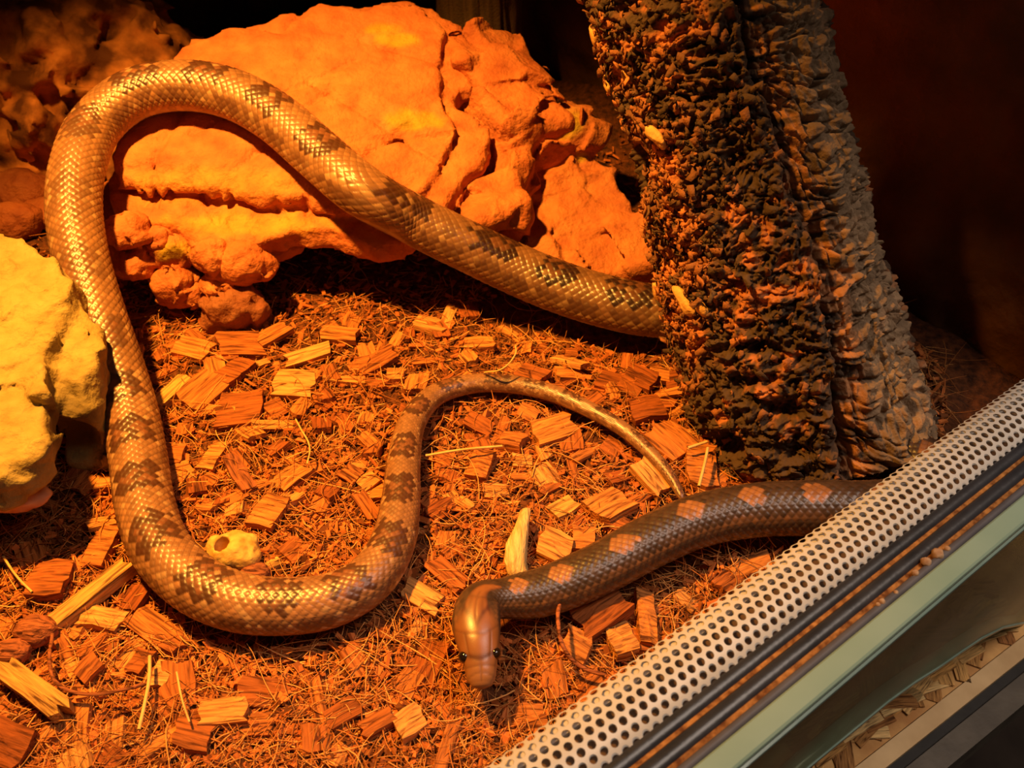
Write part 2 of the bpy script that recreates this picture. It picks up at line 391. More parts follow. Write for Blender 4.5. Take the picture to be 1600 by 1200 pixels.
shelf = empty('shelf_board', (q0 + q1) / 2 + np.array([0, 0, -0.03]))
tag(shelf, 'strand board shelf with pale lath edging below the terrarium', 'shelf')
def slab_quad(name, a, b_, inn, out, z0, z1):
    c = [a - nr * inn, b_ - nr * inn, b_ + nr * out, a + nr * out]
    V = [p + np.array([0, 0, z0 - ZB]) for p in c] + [p + np.array([0, 0, z1 - ZB]) for p in c]
    return mesh_py(name, V, [(3, 2, 1, 0), (4, 5, 6, 7), (0, 1, 5, 4), (1, 2, 6, 5), (2, 3, 7, 6), (3, 0, 4, 7)])
child(link('board', slab_quad('board', q0, q1, 0.30, 0.0, ZB - 0.03, ZB), mat=M_OSB), shelf)
child(link('edge_lath', slab_quad('edge_lath', q0, q1, -0.0006, w1, ZB - 0.028, ZB + 0.0015), mat=M_RAIL), shelf)
child(link('seam', slab_quad('seam', q0, q1, -w1, w1 + 0.0045, ZB - 0.028, ZB - 0.002), mat=M_SEAM), shelf)
child(link('front_face', slab_quad('front_face', q0, q1, -w1 - 0.0045, w1 + 0.016, ZB - 0.034, ZB - 0.006), mat=M_FACE), shelf)
strand_me = [mesh_py('wood_strand', [(-.5 * L, -.5 * w, 0), (.48 * L, -.46 * w, 0), (.5 * L, .1 * w, 0), (.42 * L, .5 * w, 0), (-.46 * L, .42 * w, 0),
              (-.5 * L, -.5 * w, .0006), (.48 * L, -.46 * w, .0006), (.5 * L, .1 * w, .0006), (.42 * L, .5 * w, .0006), (-.46 * L, .42 * w, .0006)],
              [(5, 6, 7, 8, 9), (0, 1, 6, 5), (1, 2, 7, 6), (2, 3, 8, 7), (3, 4, 9, 8), (4, 0, 5, 9)]) for L, w in ((.045, .010), (.035, .007), (.055, .013), (.03, .011))]
for k in range(190):
    t, e = random.random(), random.random() ** 1.4
    p = at(1333 + 300 * t - 30, 1200 - 235 * t + 24, ZB); p = p - nr * (float((p - q0) @ nr) + 0.010 + 0.075 * e)
    o = link('wood_strand', strand_me[k % 4], mat=M_STRAND); o.location = (p[0], p[1], ZB + 0.0002 + 0.00010 * (k % 11))
    o.rotation_euler = (0, 0, math.atan2(dr[1], dr[0]) + random.choice((0, 0, .35, -.35, .9)) + random.uniform(-.2, .2)); o.scale = (.62, .8, 1); child(o, shelf)

# ------------------------------------------------------------------ rocks: signed distance fields meshed with surface nets
def surface_net(f, lo, res):
    S = f < 0
    nx, ny, nz = f.shape
    cnt = np.zeros((nx - 1, ny - 1, nz - 1), np.float32); acc = np.zeros((nx - 1, ny - 1, nz - 1, 3), np.float32)
    off = [(0, 0, 0), (1, 0, 0), (0, 1, 0), (1, 1, 0), (0, 0, 1), (1, 0, 1), (0, 1, 1), (1, 1, 1)]
    def C(a, o): return a[o[0]:nx - 1 + o[0], o[1]:ny - 1 + o[1], o[2]:nz - 1 + o[2]]
    for a in range(8):
        for ax in range(3):
            if off[a][ax]: continue
            b_ = list(off[a]); b_[ax] = 1
            fa, fb = C(f, off[a]), C(f, b_); c = (fa < 0) != (fb < 0)
            t = np.where(c, fa / np.where(c, fa - fb, 1), 0)
            cnt += c
            for e in range(3): acc[..., e] += c * (off[a][e] + (t if e == ax else 0))
    act = cnt > 0
    idx = np.full(act.shape, -1, np.int64); idx[act] = np.arange(act.sum())
    cell = np.argwhere(act).astype(np.float32)
    V = lo + res * (cell + acc[act] / cnt[act][:, None])
    Fq = []
    for ax in range(3):
        o1, o2 = [(1, 2), (2, 0), (0, 1)][ax]
        sl = [slice(1, n - 1) for n in f.shape]; sl[ax] = slice(0, f.shape[ax] - 1)
        sh = list(sl); sh[ax] = slice(1, f.shape[ax])
        s0, s1 = S[tuple(sl)], S[tuple(sh)]
        ch = np.argwhere(s0 != s1)
        if not len(ch): continue
        flip = s0[s0 != s1]
        base = ch.copy()
        for e in range(3):
            if e != ax: base[:, e] += 1
        def g(d1, d2):
            q = base.copy(); q[:, o1] += d1; q[:, o2] += d2; return idx[q[:, 0], q[:, 1], q[:, 2]]
        quad = np.stack([g(-1, -1), g(0, -1), g(0, 0), g(-1, 0)], -1)
        quad[~flip] = quad[~flip][:, ::-1]
        Fq.append(quad)
    F = np.concatenate(Fq); F = F[(F >= 0).all(1)]
    return V, F
def grid(lo, hi, res):
    ax = [np.arange(l, h, res, dtype=np.float32) for l, h in zip(lo, hi)]
    return np.meshgrid(*ax, indexing='ij')
def poly2d(X, Y, poly):
    poly = np.asarray(poly)[:, :2]; n = len(poly)
    d = np.full(X.shape, 9.0, np.float32); inside = np.zeros(X.shape, bool)
    for k in range(n):
        a, b_ = poly[k], poly[(k + 1) % n]; e = b_ - a
        t = np.clip(((X - a[0]) * e[0] + (Y - a[1]) * e[1]) / (e @ e), 0, 1)
        d = np.minimum(d, np.hypot(X - a[0] - t * e[0], Y - a[1] - t * e[1]))
        c = ((a[1] > Y) != (b_[1] > Y)) & (X < e[0] * (Y - a[1]) / (e[1] if e[1] else 1e-9) + a[0])
        inside ^= c
    return np.where(inside, -d, d)
def smin(a, b_, k):
    h = np.clip(0.5 + 0.5 * (b_ - a) / k, 0, 1); return b_ + (a - b_) * h - k * h * (1 - h)
def smax(a, b_, k): return -smin(-a, -b_, k)
def ell(X, Y, Z, c, r):
    q = np.sqrt(((X - c[0]) / r[0]) ** 2 + ((Y - c[1]) / r[1]) ** 2 + ((Z - c[2]) / r[2]) ** 2)
    return (q - 1) * min(r)
def rbox(X, Y, Z, c, h, rot=0.0, rd=0.003, tilt=(0, 0)):
    x, y, z = X - c[0], Y - c[1], Z - c[2]
    cr_, sr = math.cos(rot), math.sin(rot); x, y = cr_ * x + sr * y, -sr * x + cr_ * y
    z = z - tilt[0] * x - tilt[1] * y
    qx, qy, qz = abs(x) - h[0] + rd, abs(y) - h[1] + rd, abs(z) - h[2] + rd
    return np.sqrt(np.maximum(qx, 0) ** 2 + np.maximum(qy, 0) ** 2 + np.maximum(qz, 0) ** 2) + np.minimum(np.maximum(np.maximum(qx, qy), qz), 0) - rd
def tint_of(V, spots, seed, base=(1, 1, 1)):
    c = np.ones((len(V), 3), np.float32) * np.array(base)
    c *= (1 + 0.16 * fbm(V[:, 0] * 45, V[:, 1] * 45, V[:, 2] * 45, 3, seed))[:, None]
    if spots:
        px, py = project(V)
        nzz = fbm(V[:, 0] * 150, V[:, 1] * 150, V[:, 2] * 150, 3, seed + 3)
        for (sx, sy, rx, ry, col) in spots:
            k = sstep(1.0, 0.35, np.sqrt(((px - sx) / rx) ** 2 + ((py - sy) / ry) ** 2) + 0.45 * nzz)
            c = c * (1 - k[:, None]) + k[:, None] * np.array(col)
    return c
MOSS = (0.80, 1.75, 0.5)                              # multiplies rust to a yellow-green

# --- the big slab
SZ, SK, SY = 0.055, 0.38, 0.403
def on_slab(px, py, off=0.0): return at_plane(px, py, SZ, SK, SY, off)
lo = np.array([-0.265, 0.345, 0.028]); hi = np.array([0.01, 0.60, 0.150]); RS = 0.0018
X, Y, Z = grid(lo, hi, RS)
X2, Y2 = X[:, :, 0], Y[:, :, 0]
H = (Z - (SZ + SK * (Y - SY))) * 0.93
nb = fbm(X * 22, Y * 22, Z * 30, 3, 61); nf = fbm(X * 95, Y * 95, Z * 120, 3, 67)
A1 = [on_slab(*q) for q in ((172, 240), (200, 196), (235, 130), (290, 62), (360, 42), (440, 45), (500, 8), (570, 14), (640, 0), (690, 40), (690, 95), (692, 150), (702, 185),
      (704, 217), (685, 262), (662, 292), (619, 309), (585, 322), (540, 318), (480, 310), (420, 302), (350, 300), (290, 288), (225, 284), (175, 272))]
A2 = [on_slab(px, py, -0.005) for px, py in ((200, 200), (300, 60), (500, 6), (640, 0), (725, 40), (738, 75), (736, 130), (722, 135), (715, 160), (767, 196), (752, 240), (681, 337), (650, 360), (560, 325), (420, 305), (300, 285), (172, 262))]
B1 = [on_slab(px, py, -0.013) for px, py in ((166, 282), (175, 318), (215, 345), (262, 352), (318, 380), (352, 384), (420, 366), (520, 362), (590, 388), (650, 372), (700, 300), (680, 200), (300, 100), (200, 200))]
j2 = 0.0025 * fbm(X2 * 60, Y2 * 60, 0 * X2, 3, 71)
def layer(poly, top, th, rd=0.002):
    e = poly2d(X2, Y2, poly) + j2
    return smax(e[:, :, None] + 0.0022 * nf, abs(H - top + th / 2 - 0.0022 * nb) - th / 2, rd)
# front lip of the top layer broken by grooves and facets
F1, F2_, ID = worley(X2 * 55, Y2 * 40, 0 * X2, 73)
eA = poly2d(X2, Y2, A1)
lip = sstep(-0.030, -0.004, eA) * sstep(0.445, 0.40, Y2)
dA = layer(A1, 0.0, 0.009)
dA = dA + (lip * (0.0036 * sstep(0.16, 0.0, F2_ - F1) + 0.0045 * ID))[:, :, None] * sstep(-0.010, 0.0, H)
dB = layer(A2, -0.0055, 0.010)
dC = layer(B1, -0.0115, 0.012, 0.002)
d = smin(smin(dA, dB, 0.0015), dC, 0.0015)
d = d + (0.0)
for a, b_ in (((242, 200), (236, 300)), ((262, 262), (258, 300)), ((300, 262), (330, 312)), ((360, 268), (352, 316)), ((405, 262), (440, 312)), ((180, 262), (235, 256)), ((470, 285), (478, 318)), ((215, 290), (300, 150)), ((330, 300), (520, 130)), ((470, 300), (640, 190)), ((480, 120), (690, 250)), ((545, 250), (640, 200)), ((560, 60), (690, 100)), ((300, 210), (560, 90)), ((420, 230), (700, 205))):
    p0, p1 = on_slab(*a), on_slab(*b_); e = (p1 - p0)[:2]
    t = np.clip(((X2 - p0[0]) * e[0] + (Y2 - p0[1]) * e[1]) / (e @ e), 0, 1)
    dl = np.hypot(X2 - p0[0] - t * e[0], Y2 - p0[1] - t * e[1]) + 0.0015 * fbm(X2 * 70, Y2 * 70, 0 * X2, 2, 77)
    d = d + (0.0022 * np.exp(-(dl / 0.0014) ** 2))[:, :, None]
d = d + 0.0009 * nf + 0.0011 * facet(X * 60, Y * 60, Z * 60, 79) * sstep(-0.002, -0.006, H) + 0.0005 * facet(X * 40, Y * 40, Z * 40, 81)
V, F = surface_net(d, lo, RS)
slab = empty('stone_slab', on_slab(430, 250, -0.05) * np.array([1, 1, 0]))
tag(slab, 'large flat rust-orange stone slab on lumpy foot stones, snake draped across it', 'rock')
tc = tint_of(V, [(385, 350, 175, 26, (1.25, 1.75, .9)), (330, 290, 190, 42, (1.12, 1.4, .95)), (650, 188, 60, 22, MOSS), (620, 62, 45, 18, MOSS), (600, 45, 40, 14, MOSS)], 80)
child(link('slab', mesh_np('slab', V, F, True, tc), mat=M_ROCK), slab)
# lumpy foot stones under the front corner
def sdf_rock(name, fn, lo, hi, res, mat, spots=None, seed=1, base=(1, 1, 1), smooth=True):
    X, Y, Z = grid(lo, hi, res)
    d = fn(X, Y, Z)
    V, F = surface_net(d.astype(np.float32), np.array(lo), res)
    return link(name, mesh_np(name, V, F, smooth, tint_of(V, spots, seed, base)), mat=mat)
def lump(px, py, yv, rx, ry, rz, seed, spots=None, base=(1, 1, 1), name='foot_stone', cut=0.35):
    r = ray(px, py); c = CAM + r * ((yv - CAM[1]) / r[1])
    def fn(X, Y, Z):
        d_ = ell(X, Y, Z, c, (rx, ry, rz))
        fc = facet(X * 110 + seed, Y * 110, Z * 110, seed)
        return d_ + 0.0009 * fbm(X * 150, Y * 150, Z * 150, 2, seed) + 0.0018 * fbm(X * 45, Y * 45, Z * 45, 2, seed + 4) + 0.0024 * fc - .0008
    R_ = np.array([rx, ry, rz]) * 1.3 + 0.004
    return child(sdf_rock(name, fn, c - R_, c + R_, 0.0013 if rx < .03 else .003, M_ROCK, spots, seed, base), slab)
lump(200, 362, 0.401, .0125, .012, .0085, 101)
lump(240, 372, 0.406, .0100, .010, .0070, 102)
lump(212, 408, 0.398, .0120, .011, .0085, 103)
lump(270, 394, 0.402, .0105, .008, .0095, 104, [(270, 392, 40, 26, MOSS)])
lump(272, 445, 0.394, .0125, .010, .0125, 105)
lump(330, 402, 0.392, .0090, .010, .0085, 106)
lump(374, 414, 0.392, .0180, .011, .0115, 107)
lump(352, 445, 0.390, .0130, .009, .0080, 108)
lump(300, 458, 0.392, .0065, .007, .0075, 109)
lump(370, 486, 0.382, .0180, .012, .0170, 110, base=(0.55, 0.6, 0.75))
lump(330, 345, .43, .040, .022, .012, 111, base=(.8, .8, .8), name='under_stone')
lump(430, 384, .415, .016, .010, .007, 113)
lump(250, 400, .455, .050, .035, .050, 112, base=(.8, .8, .8), name='under_stone')
lump(520, 330, .520, .060, .035, .075, 114, base=(.8, .8, .8), name='under_stone')

# --- block beside the slab (right), flat rock against the cork, background rocks, left cream rock
def rough(X, Y, Z, seed, a1=0.003, a2=0.0015, f1=40, f2=130):
    return a1 * fbm(X * f1, Y * f1, Z * f1, 3, seed) + a2 * fbm(X * f2, Y * f2, Z * f2, 3, seed + 9)
def block_fn(X, Y, Z):
    c = CAM + ray(795, 165) * (0.505 / ray(795, 165)[1])
    d_ = rbox(X, Y, Z, c + np.array([0, 0, -0.012]), (0.026, 0.040, 0.034), 0.5, 0.008, (-.15, .35))
    c2 = CAM + ray(838, 185) * (0.52 / ray(838, 185)[1])
    d_ = smin(d_, rbox(X, Y, Z, c2 + np.array([0, 0, -0.015]), (0.014, 0.030, 0.036), 0.2, 0.006, (-.4, .2)), 0.004)
    c3 = CAM + ray(765, 318) * (0.428 / ray(765, 318)[1])
    d_ = smin(d_, rbox(X, Y, Z, c3, (0.021, 0.016, 0.0075), 0.45, 0.005, (0.15, 0.2)), 0.006)
    c4 = CAM + ray(800, 275) * (0.452 / ray(800, 275)[1])
    d_ = smin(d_, rbox(X, Y, Z, c4 + np.array([0, 0, -.005]), (0.010, 0.030, 0.012), -0.1, 0.004, (0, .5)), 0.006)
    c5 = CAM + ray(772, 355) * (0.440 / ray(772, 355)[1])
    d_ = smin(d_, ell(X, Y, Z, c5 + np.array([0, 0, -.008]), (0.011, 0.011, 0.026)), 0.006)
    return d_ + rough(X, Y, Z, 131, .002, .0012) + 0.0075 * facet(X * 42, Y * 42, Z * 42, 133)
o = sdf_rock('stone_block', block_fn, (-0.065, 0.39, -0.02), (0.075, 0.60, 0.13), 0.0017, M_ROCK, [(705, 190, 40, 16, MOSS)], 131)
tag(o, 'broken rust-orange stone block with dark cavities between slab and cork trunk', 'rock')
FZ, FK, FY = 0.022, 0.42, 0.42
flat_poly = [at_plane(px, py, FZ, FK, FY) for px, py in ((782, 398), (815, 352), (828, 318), (818, 270), (850, 235), (900, 215), (960, 262), (990, 330), (1030, 372), (1040, 410), (940, 422), (852, 426))]
def flat_fn(X, Y, Z):
    Hh = (Z - (FZ + FK * (Y - FY))) * 0.92
    e = poly2d(X[:, :, 0], Y[:, :, 0], flat_poly)[:, :, None] + 0.004 * fbm(X * 60, Y * 60, Z * 60, 3, 141)
    d_ = smax(e, abs(Hh + 0.008) - 0.008 - 0.003 * fbm(X * 35, Y * 35, Z * 10, 3, 143), 0.003)
    c = at(930, 432, 0.010)
    d_ = smin(d_, rbox(X, Y, Z, c + np.array([0, .012, -.004]), (0.030, 0.016, 0.010), 0.1, 0.004, (0.1, .1)), 0.003)
    c = at_plane(885, 205, FZ, FK, FY)
    d_ = smin(d_, ell(X, Y, Z, c + np.array([0, 0, 0]), (.022, .020, .015)), 0.005)
    return d_ + rough(X, Y, Z, 147, .002, .0010) + 0.0050 * facet(X * 40, Y * 40, Z * 48, 145)
o = sdf_rock('flat_stone', flat_fn, (-0.02, 0.37, -0.02), (0.13, 0.60, 0.10), 0.0017, M_ROCK, [(885, 195, 34, 30, MOSS), (862, 225, 24, 22, (.9, 1.3, .5)), (910, 245, 14, 12, MOSS)], 147, (.92, 1.0, 1.0))
tag(o, 'flat orange stone leaning between the broken block and the cork trunk', 'rock')

def bgrock_fn(X, Y, Z):
    d_ = ell(X, Y, Z, (-0.335, 0.60, 0.02), (0.125, 0.085, 0.085))
    d_ = smin(d_, ell(X, Y, Z, (-0.255, 0.60, 0.03), (0.06, 0.05, 0.06)), 0.02)
    d_ = smin(d_, ell(X, Y, Z, (-0.37, 0.66, 0.09), (0.12, 0.06, 0.07)), 0.02)
    return d_ + 0.014 * fbm(X * 24, Y * 24, Z * 34, 4, 151) + 0.012 * facet(X * 34, Y * 34, Z * 40, 153) + 0.007 * fbm(X * 75, Y * 75, Z * 75, 3, 155)
o = sdf_rock('background_rock', bgrock_fn, (-0.50, 0.49, -0.02), (-0.17, 0.75, 0.19), 0.003, M_DARKROCK, None, 151)
tag(o, 'dark rough boulder in shade at the back corner behind the slab', 'rock')
for k, (px, py, r_) in enumerate(((30, 300, .022), (75, 330, .016), (20, 345, .018), (95, 285, .013))):
    c = at(px, py, r_ * .35)
    o = sdf_rock('small_stone', lambda X, Y, Z: ell(X, Y, Z, c, (r_, r_ * .8, r_ * .6)) + rough(X, Y, Z, 160 + k, .005, .0015, 60), c - r_ * 1.35, c + r_ * 1.35, 0.0016, M_ROCK, None, 160 + k, (.55, .5, .5))
    tag(o, ['largest dull red stone at the foot of the dark boulder', 'dull red stone touching the left bend of the snake', 'dull red stone just behind the cream stone', 'smallest dull red stone next to the left bend'][k], 'rock', 'small red stones by the boulder')

LZ, LK, LY = 0.056, 0.18, 0.285
def on_left(px, py, off=0.0): return at_plane(px, py, LZ, LK, LY, off)
left_poly = [on_left(*q) for q in ((-90, 330), (-30, 350), (30, 368), (68, 386), (100, 412), (108, 440), (112, 478), (88, 520), (80, 560), (72, 600), (74, 640), (72, 680), (55, 715), (30, 735), (-10, 752), (-100, 760))]
left_poly2 = [on_left(px, py, -.010) for px, py in ((60, 450), (112, 482), (135, 492), (148, 520), (162, 545), (150, 575), (128, 602), (92, 605), (70, 640), (20, 600))]
def left_fn(X, Y, Z):
    Hh = (Z - (LZ + LK * (Y - LY)))
    x2, y2 = X[:, :, 0], Y[:, :, 0]
    n1 = fbm(X * 55, Y * 55, Z * 55, 3, 171)
    d_ = smax(poly2d(x2, y2, left_poly)[:, :, None] + 0.0045 * n1, abs(Hh + .008) - .008 - 0.002 * n1, 0.003)
    d_ = smin(d_, smax(poly2d(x2, y2, left_poly2)[:, :, None] + 0.004 * n1, abs(Hh + .018) - .008 - .002 * n1, 0.003), 0.002)
    c = on_left(125, 640, -.035)
    d_ = smin(d_, rbox(X, Y, Z, c, (.011, .016, .022), 0.2, .004, (-.3, .2)), .006)
    c = on_left(140, 575, -.028)
    d_ = smin(d_, rbox(X, Y, Z, c, (.009, .010, .018), 0.0, .004), .005)
    c = on_left(20, 520, -.035)
    d_ = smin(d_, rbox(X, Y, Z, c, (.04, .022, .026), 0.1, .006), .006)
    d_ = d_ + rough(X, Y, Z, 177, .0022, .0014) + .0030 * facet(X * 62, Y * 62, Z * 62, 175)
    for px, py, off, r_ in ((100, 610, -.026, .0095), (98, 700, -.034, .015), (92, 556, -.004, .0055)):
        d_ = smax(d_, -ell(X, Y, Z, on_left(px, py, off), (r_, r_ * 1.2, r_)), .003)
    return d_
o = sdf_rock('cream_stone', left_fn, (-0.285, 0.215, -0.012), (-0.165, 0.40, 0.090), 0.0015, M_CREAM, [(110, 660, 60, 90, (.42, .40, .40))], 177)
tag(o, 'pale cream-yellow stone ledge with flaky dark underside beside the snake', 'rock')
M_PEB = noise_mat('orange_pebble', [(0.35, (0.50, 0.16, 0.06)), (0.6, (0.72, 0.36, 0.20)), (0.8, (0.80, 0.56, 0.40))], 60, 0.18, 0.1, 0.0005, 300, spec=0.6)
pb = link('polished_pebble', lump_mesh('polished_pebble', 0.0075, 31, 18, (1.7, 1.0, .75), .22, 1.6), mat=M_PEB)
pb.location = at(26, 776, 0.022); pb.rotation_euler = (0, .25, .35)
tag(pb, 'glossy orange and white pebble poking out under the cream stone', 'pebble')

# husk mound stone pieces behind: second cork post at the back
def bark_post(name, base, top, r0, seed, label, nu=120, nv=160):
    u, v = np.meshgrid(np.linspace(0, 2 * np.pi, nu, endpoint=False), np.linspace(0, 1, nv))
    C_ = base[None, None] + (top - base)[None, None] * v[..., None]
    cx, sx = np.cos(u), np.sin(u)
    dd = 0.25 * abs(fbm(cx * 6, sx * 6, v * 3, 3, seed)) + .10 * fbm(cx * 18, sx * 18, v * 10, 3, seed + 2)
    R_ = r0 * (0.9 + dd)
    V = C_ + np.stack([cx * R_, sx * R_, 0 * R_], -1)
    i = np.arange(nu * nv).reshape(nv, nu); j = np.roll(i, -1, 1)
    F = np.stack([i[:-1], j[:-1], j[1:], i[1:]], -1).reshape(-1, 4)
    col = np.array([.20, .12, .065])[None] * (1 + .6 * fbm(cx * 14, sx * 14, v * 14, 3, seed + 7).reshape(-1, 1))
    o = link(name, mesh_np(name, V.reshape(-1, 3), F, True, col), mat=M_CORK)
    tag(o, label, 'log'); return o
pbase = at(745, 95, 0.0)
bark_post('bark_post', np.array([-0.022, 0.63, 0.0]), np.array([-0.03, 0.66, 0.40]), 0.030, 201, 'thin upright grey bark post standing behind the stone slab')

# ------------------------------------------------------------------ cork trunk
TB = at(1287, 668, 0.0); TB[2] = -0.012
TT = CAM + ray(1098, -20) * (0.405 / ray(1098, -20)[1])
ax = (TT - TB); TLEN = np.linalg.norm(ax) * 1.35; ax /= np.linalg.norm(ax)
e1 = np.cross(ax, [0, 1, 0]); e1 /= np.linalg.norm(e1); e2 = np.cross(ax, e1)
NU, NV = 420, 640
_c = CAM - (TB + ax * .08); _u0 = math.atan2(_c @ e2, _c @ e1)
u, v = np.meshgrid(np.linspace(_u0 - 1.85, _u0 + 1.85, NU), np.linspace(0, 1, NV))
cx, sx = np.cos(u), np.sin(u); L = v * TLEN
rad = 0.0475 + 0.004 * np.exp(-L / 0.03) + 0.0025 * np.sin(L * 22 + 1)
base = TB + ax * L[..., None]
dirv = cx[..., None] * e1 + sx[..., None] * e2
S = base + dirv * rad[..., None]
px, py = project(S.reshape(-1, 3)); px = px.reshape(S.shape[:2]); py = py.reshape(S.shape[:2])
facing = (dirv * (CAM - S)).sum(-1) > 0
def poly_x(pts, yy):
    pts = np.array(pts); return np.interp(yy, pts[:, 1], pts[:, 0])
x, y, z = S[..., 0], S[..., 1], S[..., 2]
arc = u * 0.048
crack = poly_x([(1140, -200), (1150, 0), (1165, 90), (1215, 200), (1232, 300), (1262, 360), (1285, 430), (1284, 480), (1300, 560), (1302, 620), (1310, 700), (1312, 760)], py) + 7 * fbm(0 * py, py / 26.0, 0 * py, 3, 300)
crack = np.where(facing, crack, -9999)
dc = (px - crack)
k_right = np.where(facing, sstep(-4, 10, dc), (px > 1150) * 1.0)
edge_r = poly_x([(1265, 0), (1320, 170), (1380, 330), (1410, 480), (1435, 600), (1445, 690)], py)
k_far = sstep(-95, -45, px - edge_r) * facing
k_left = 1 - k_right
# relief
nlow = fbm(x * 30, y * 30, z * 24, 3, 301)
crumb = 1 - abs(fbm(x * 105, y * 105, z * 105, 4, 303, .6)) * 2.2
wx_ = .35 * fbm(x * 70, y * 70, z * 70, 2, 302)
crumb2 = 1 - abs(fbm(x * 210 + wx_ * 6, y * 210 - wx_ * 5, z * 190 + wx_ * 6, 3, 304, .6)) * 2.4
F1, F2_, ID = worley(x * 150 + 2 * nlow, y * 150, z * 170, 305)
lam = fbm(x * 55, y * 55, z * 260 + 6 * nlow, 4, 311, .6)           # horizontal lamellae
lamr = 1 - abs(fbm(x * 40, y * 40, z * 210 + 8 * nlow, 3, 313)) * 2.4
W1, W2, WID = worley(x * 48 + .6 * nlow, y * 48, z * 190 + 3 * nlow, 315)      # stacked plates of the right side
vert = 1 - abs(fbm(cx * 9, sx * 9, L * 14, 3, 317)) * 2.6
fine = fbm(x * 420, y * 420, z * 420, 3, 319)
patch = sstep(-.05, .3, fbm(x * 38, y * 38, z * 38, 3, 321) + .15 * k_left)
h = (0.0040 * nlow + k_left * (0.0030 * crumb + patch * 0.0030 * (0.55 - F1) + 0.0030 * crumb2 + 0.0020 * lam)
     + k_right * (0.0022 * lamr + 0.0026 * lam - 0.0020 * sstep(.25, .75, vert) + .0022 * (WID - .5) - .0028 * sstep(.22, 0, W2 - W1)) + 0.0008 * fine)
h += -0.0070 * np.exp(-(dc / 7.0) ** 2) * facing + 0.0035 * sstep(60, 5, abs(dc + 14)) * (dc < 0) * facing
for qx, qy, rx, ry, dp in ((1140, 690, 26, 20, .013), (1000, 255, 36, 48, .008), (1190, 590, 34, 10, .006), (1150, 250, 18, 22, .006), (1232, 640, 30, 14, .007), (1265, 190, 9, 9, .006), (1060, 400, 22, 30, .005), (1240, 700, 34, 16, .006), (1275, 360, 12, 22, .007), (1185, 540, 40, 10, .005)):
    h -= dp * np.exp(-(((px - qx) / rx) ** 2 + ((py - qy) / ry) ** 2) ** 1.5) * facing
S = S + dirv * h[..., None]
# colour: grey-brown outer bark, orange-tan cork, pale grey weathered ribs, more tan in patches
cn = fbm(x * 60, y * 60, z * 60, 4, 331); c2 = fbm(x * 150, y * 150, z * 220, 4, 333); c3 = fbm(x * 90, y * 90, z * 380, 3, 337)
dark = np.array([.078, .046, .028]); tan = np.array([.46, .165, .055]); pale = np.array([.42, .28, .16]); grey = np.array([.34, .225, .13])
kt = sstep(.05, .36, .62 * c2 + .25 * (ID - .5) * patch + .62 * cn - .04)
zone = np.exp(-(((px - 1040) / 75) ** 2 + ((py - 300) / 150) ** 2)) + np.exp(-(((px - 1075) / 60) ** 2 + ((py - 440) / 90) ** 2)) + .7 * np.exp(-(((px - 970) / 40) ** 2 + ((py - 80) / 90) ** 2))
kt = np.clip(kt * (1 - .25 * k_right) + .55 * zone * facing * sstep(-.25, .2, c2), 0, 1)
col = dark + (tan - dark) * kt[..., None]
col = col * (1 + .5 * k_right * (WID - .5))[..., None]
band = np.exp(-((dc - 28) / 26) ** 2) * facing
kb = np.clip(band * sstep(-.3, .1, c3) * .9, 0, 1)[..., None]; col = col * (1 - kb) + kb * (np.array([.50, .22, .085]))
kp = (k_right * sstep(0.0, .35, c3 + .5 * cn) * .75 * np.where(facing, sstep(40, 90, dc), .5))[..., None]
col = col * (1 - kp) + kp * pale
kf = (k_far * .7)[..., None]; col = col * (1 - kf) + kf * (grey * (1 + .5 * c2[..., None]))
i = np.arange(NU * NV).reshape(NV, NU)
F = np.stack([i[:-1, :-1], i[1:, :-1], i[1:, 1:], i[:-1, 1:]], -1).reshape(-1, 4)
trunk = empty('cork_trunk', TB + np.array([0, 0, .012]))
tag(trunk, 'thick leaning cork oak trunk with rough flaky bark', 'trunk')
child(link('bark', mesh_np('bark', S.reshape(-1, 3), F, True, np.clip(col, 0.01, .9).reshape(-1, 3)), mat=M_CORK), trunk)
# hollow inner side of the bark piece, closed to the outer side along its rims
Si = (base + dirv * (rad - .0085)[..., None])[::12, ::12]; So = S[::12, ::12]; ni, nj = Si.shape[:2]
ii = np.arange(ni * nj).reshape(ni, nj); off_ = ni * nj
Fi = [np.stack([ii[:-1, :-1], ii[:-1, 1:], ii[1:, 1:], ii[1:, :-1]], -1).reshape(-1, 4)]
for e in (0, -1): Fi.append(np.stack([ii[:-1, e], ii[1:, e], ii[1:, e] + off_, ii[:-1, e] + off_], -1))
Fi.append(np.stack([ii[-1, :-1], ii[-1, 1:], ii[-1, 1:] + off_, ii[-1, :-1] + off_], -1))
Vi = np.concatenate([Si.reshape(-1, 3), So.reshape(-1, 3)])
child(link('inner_bark', mesh_np('inner_bark', Vi, np.concatenate(Fi), True, np.tile(np.array([.16, .08, .04]), (len(Vi), 1))), mat=M_CORK), trunk)
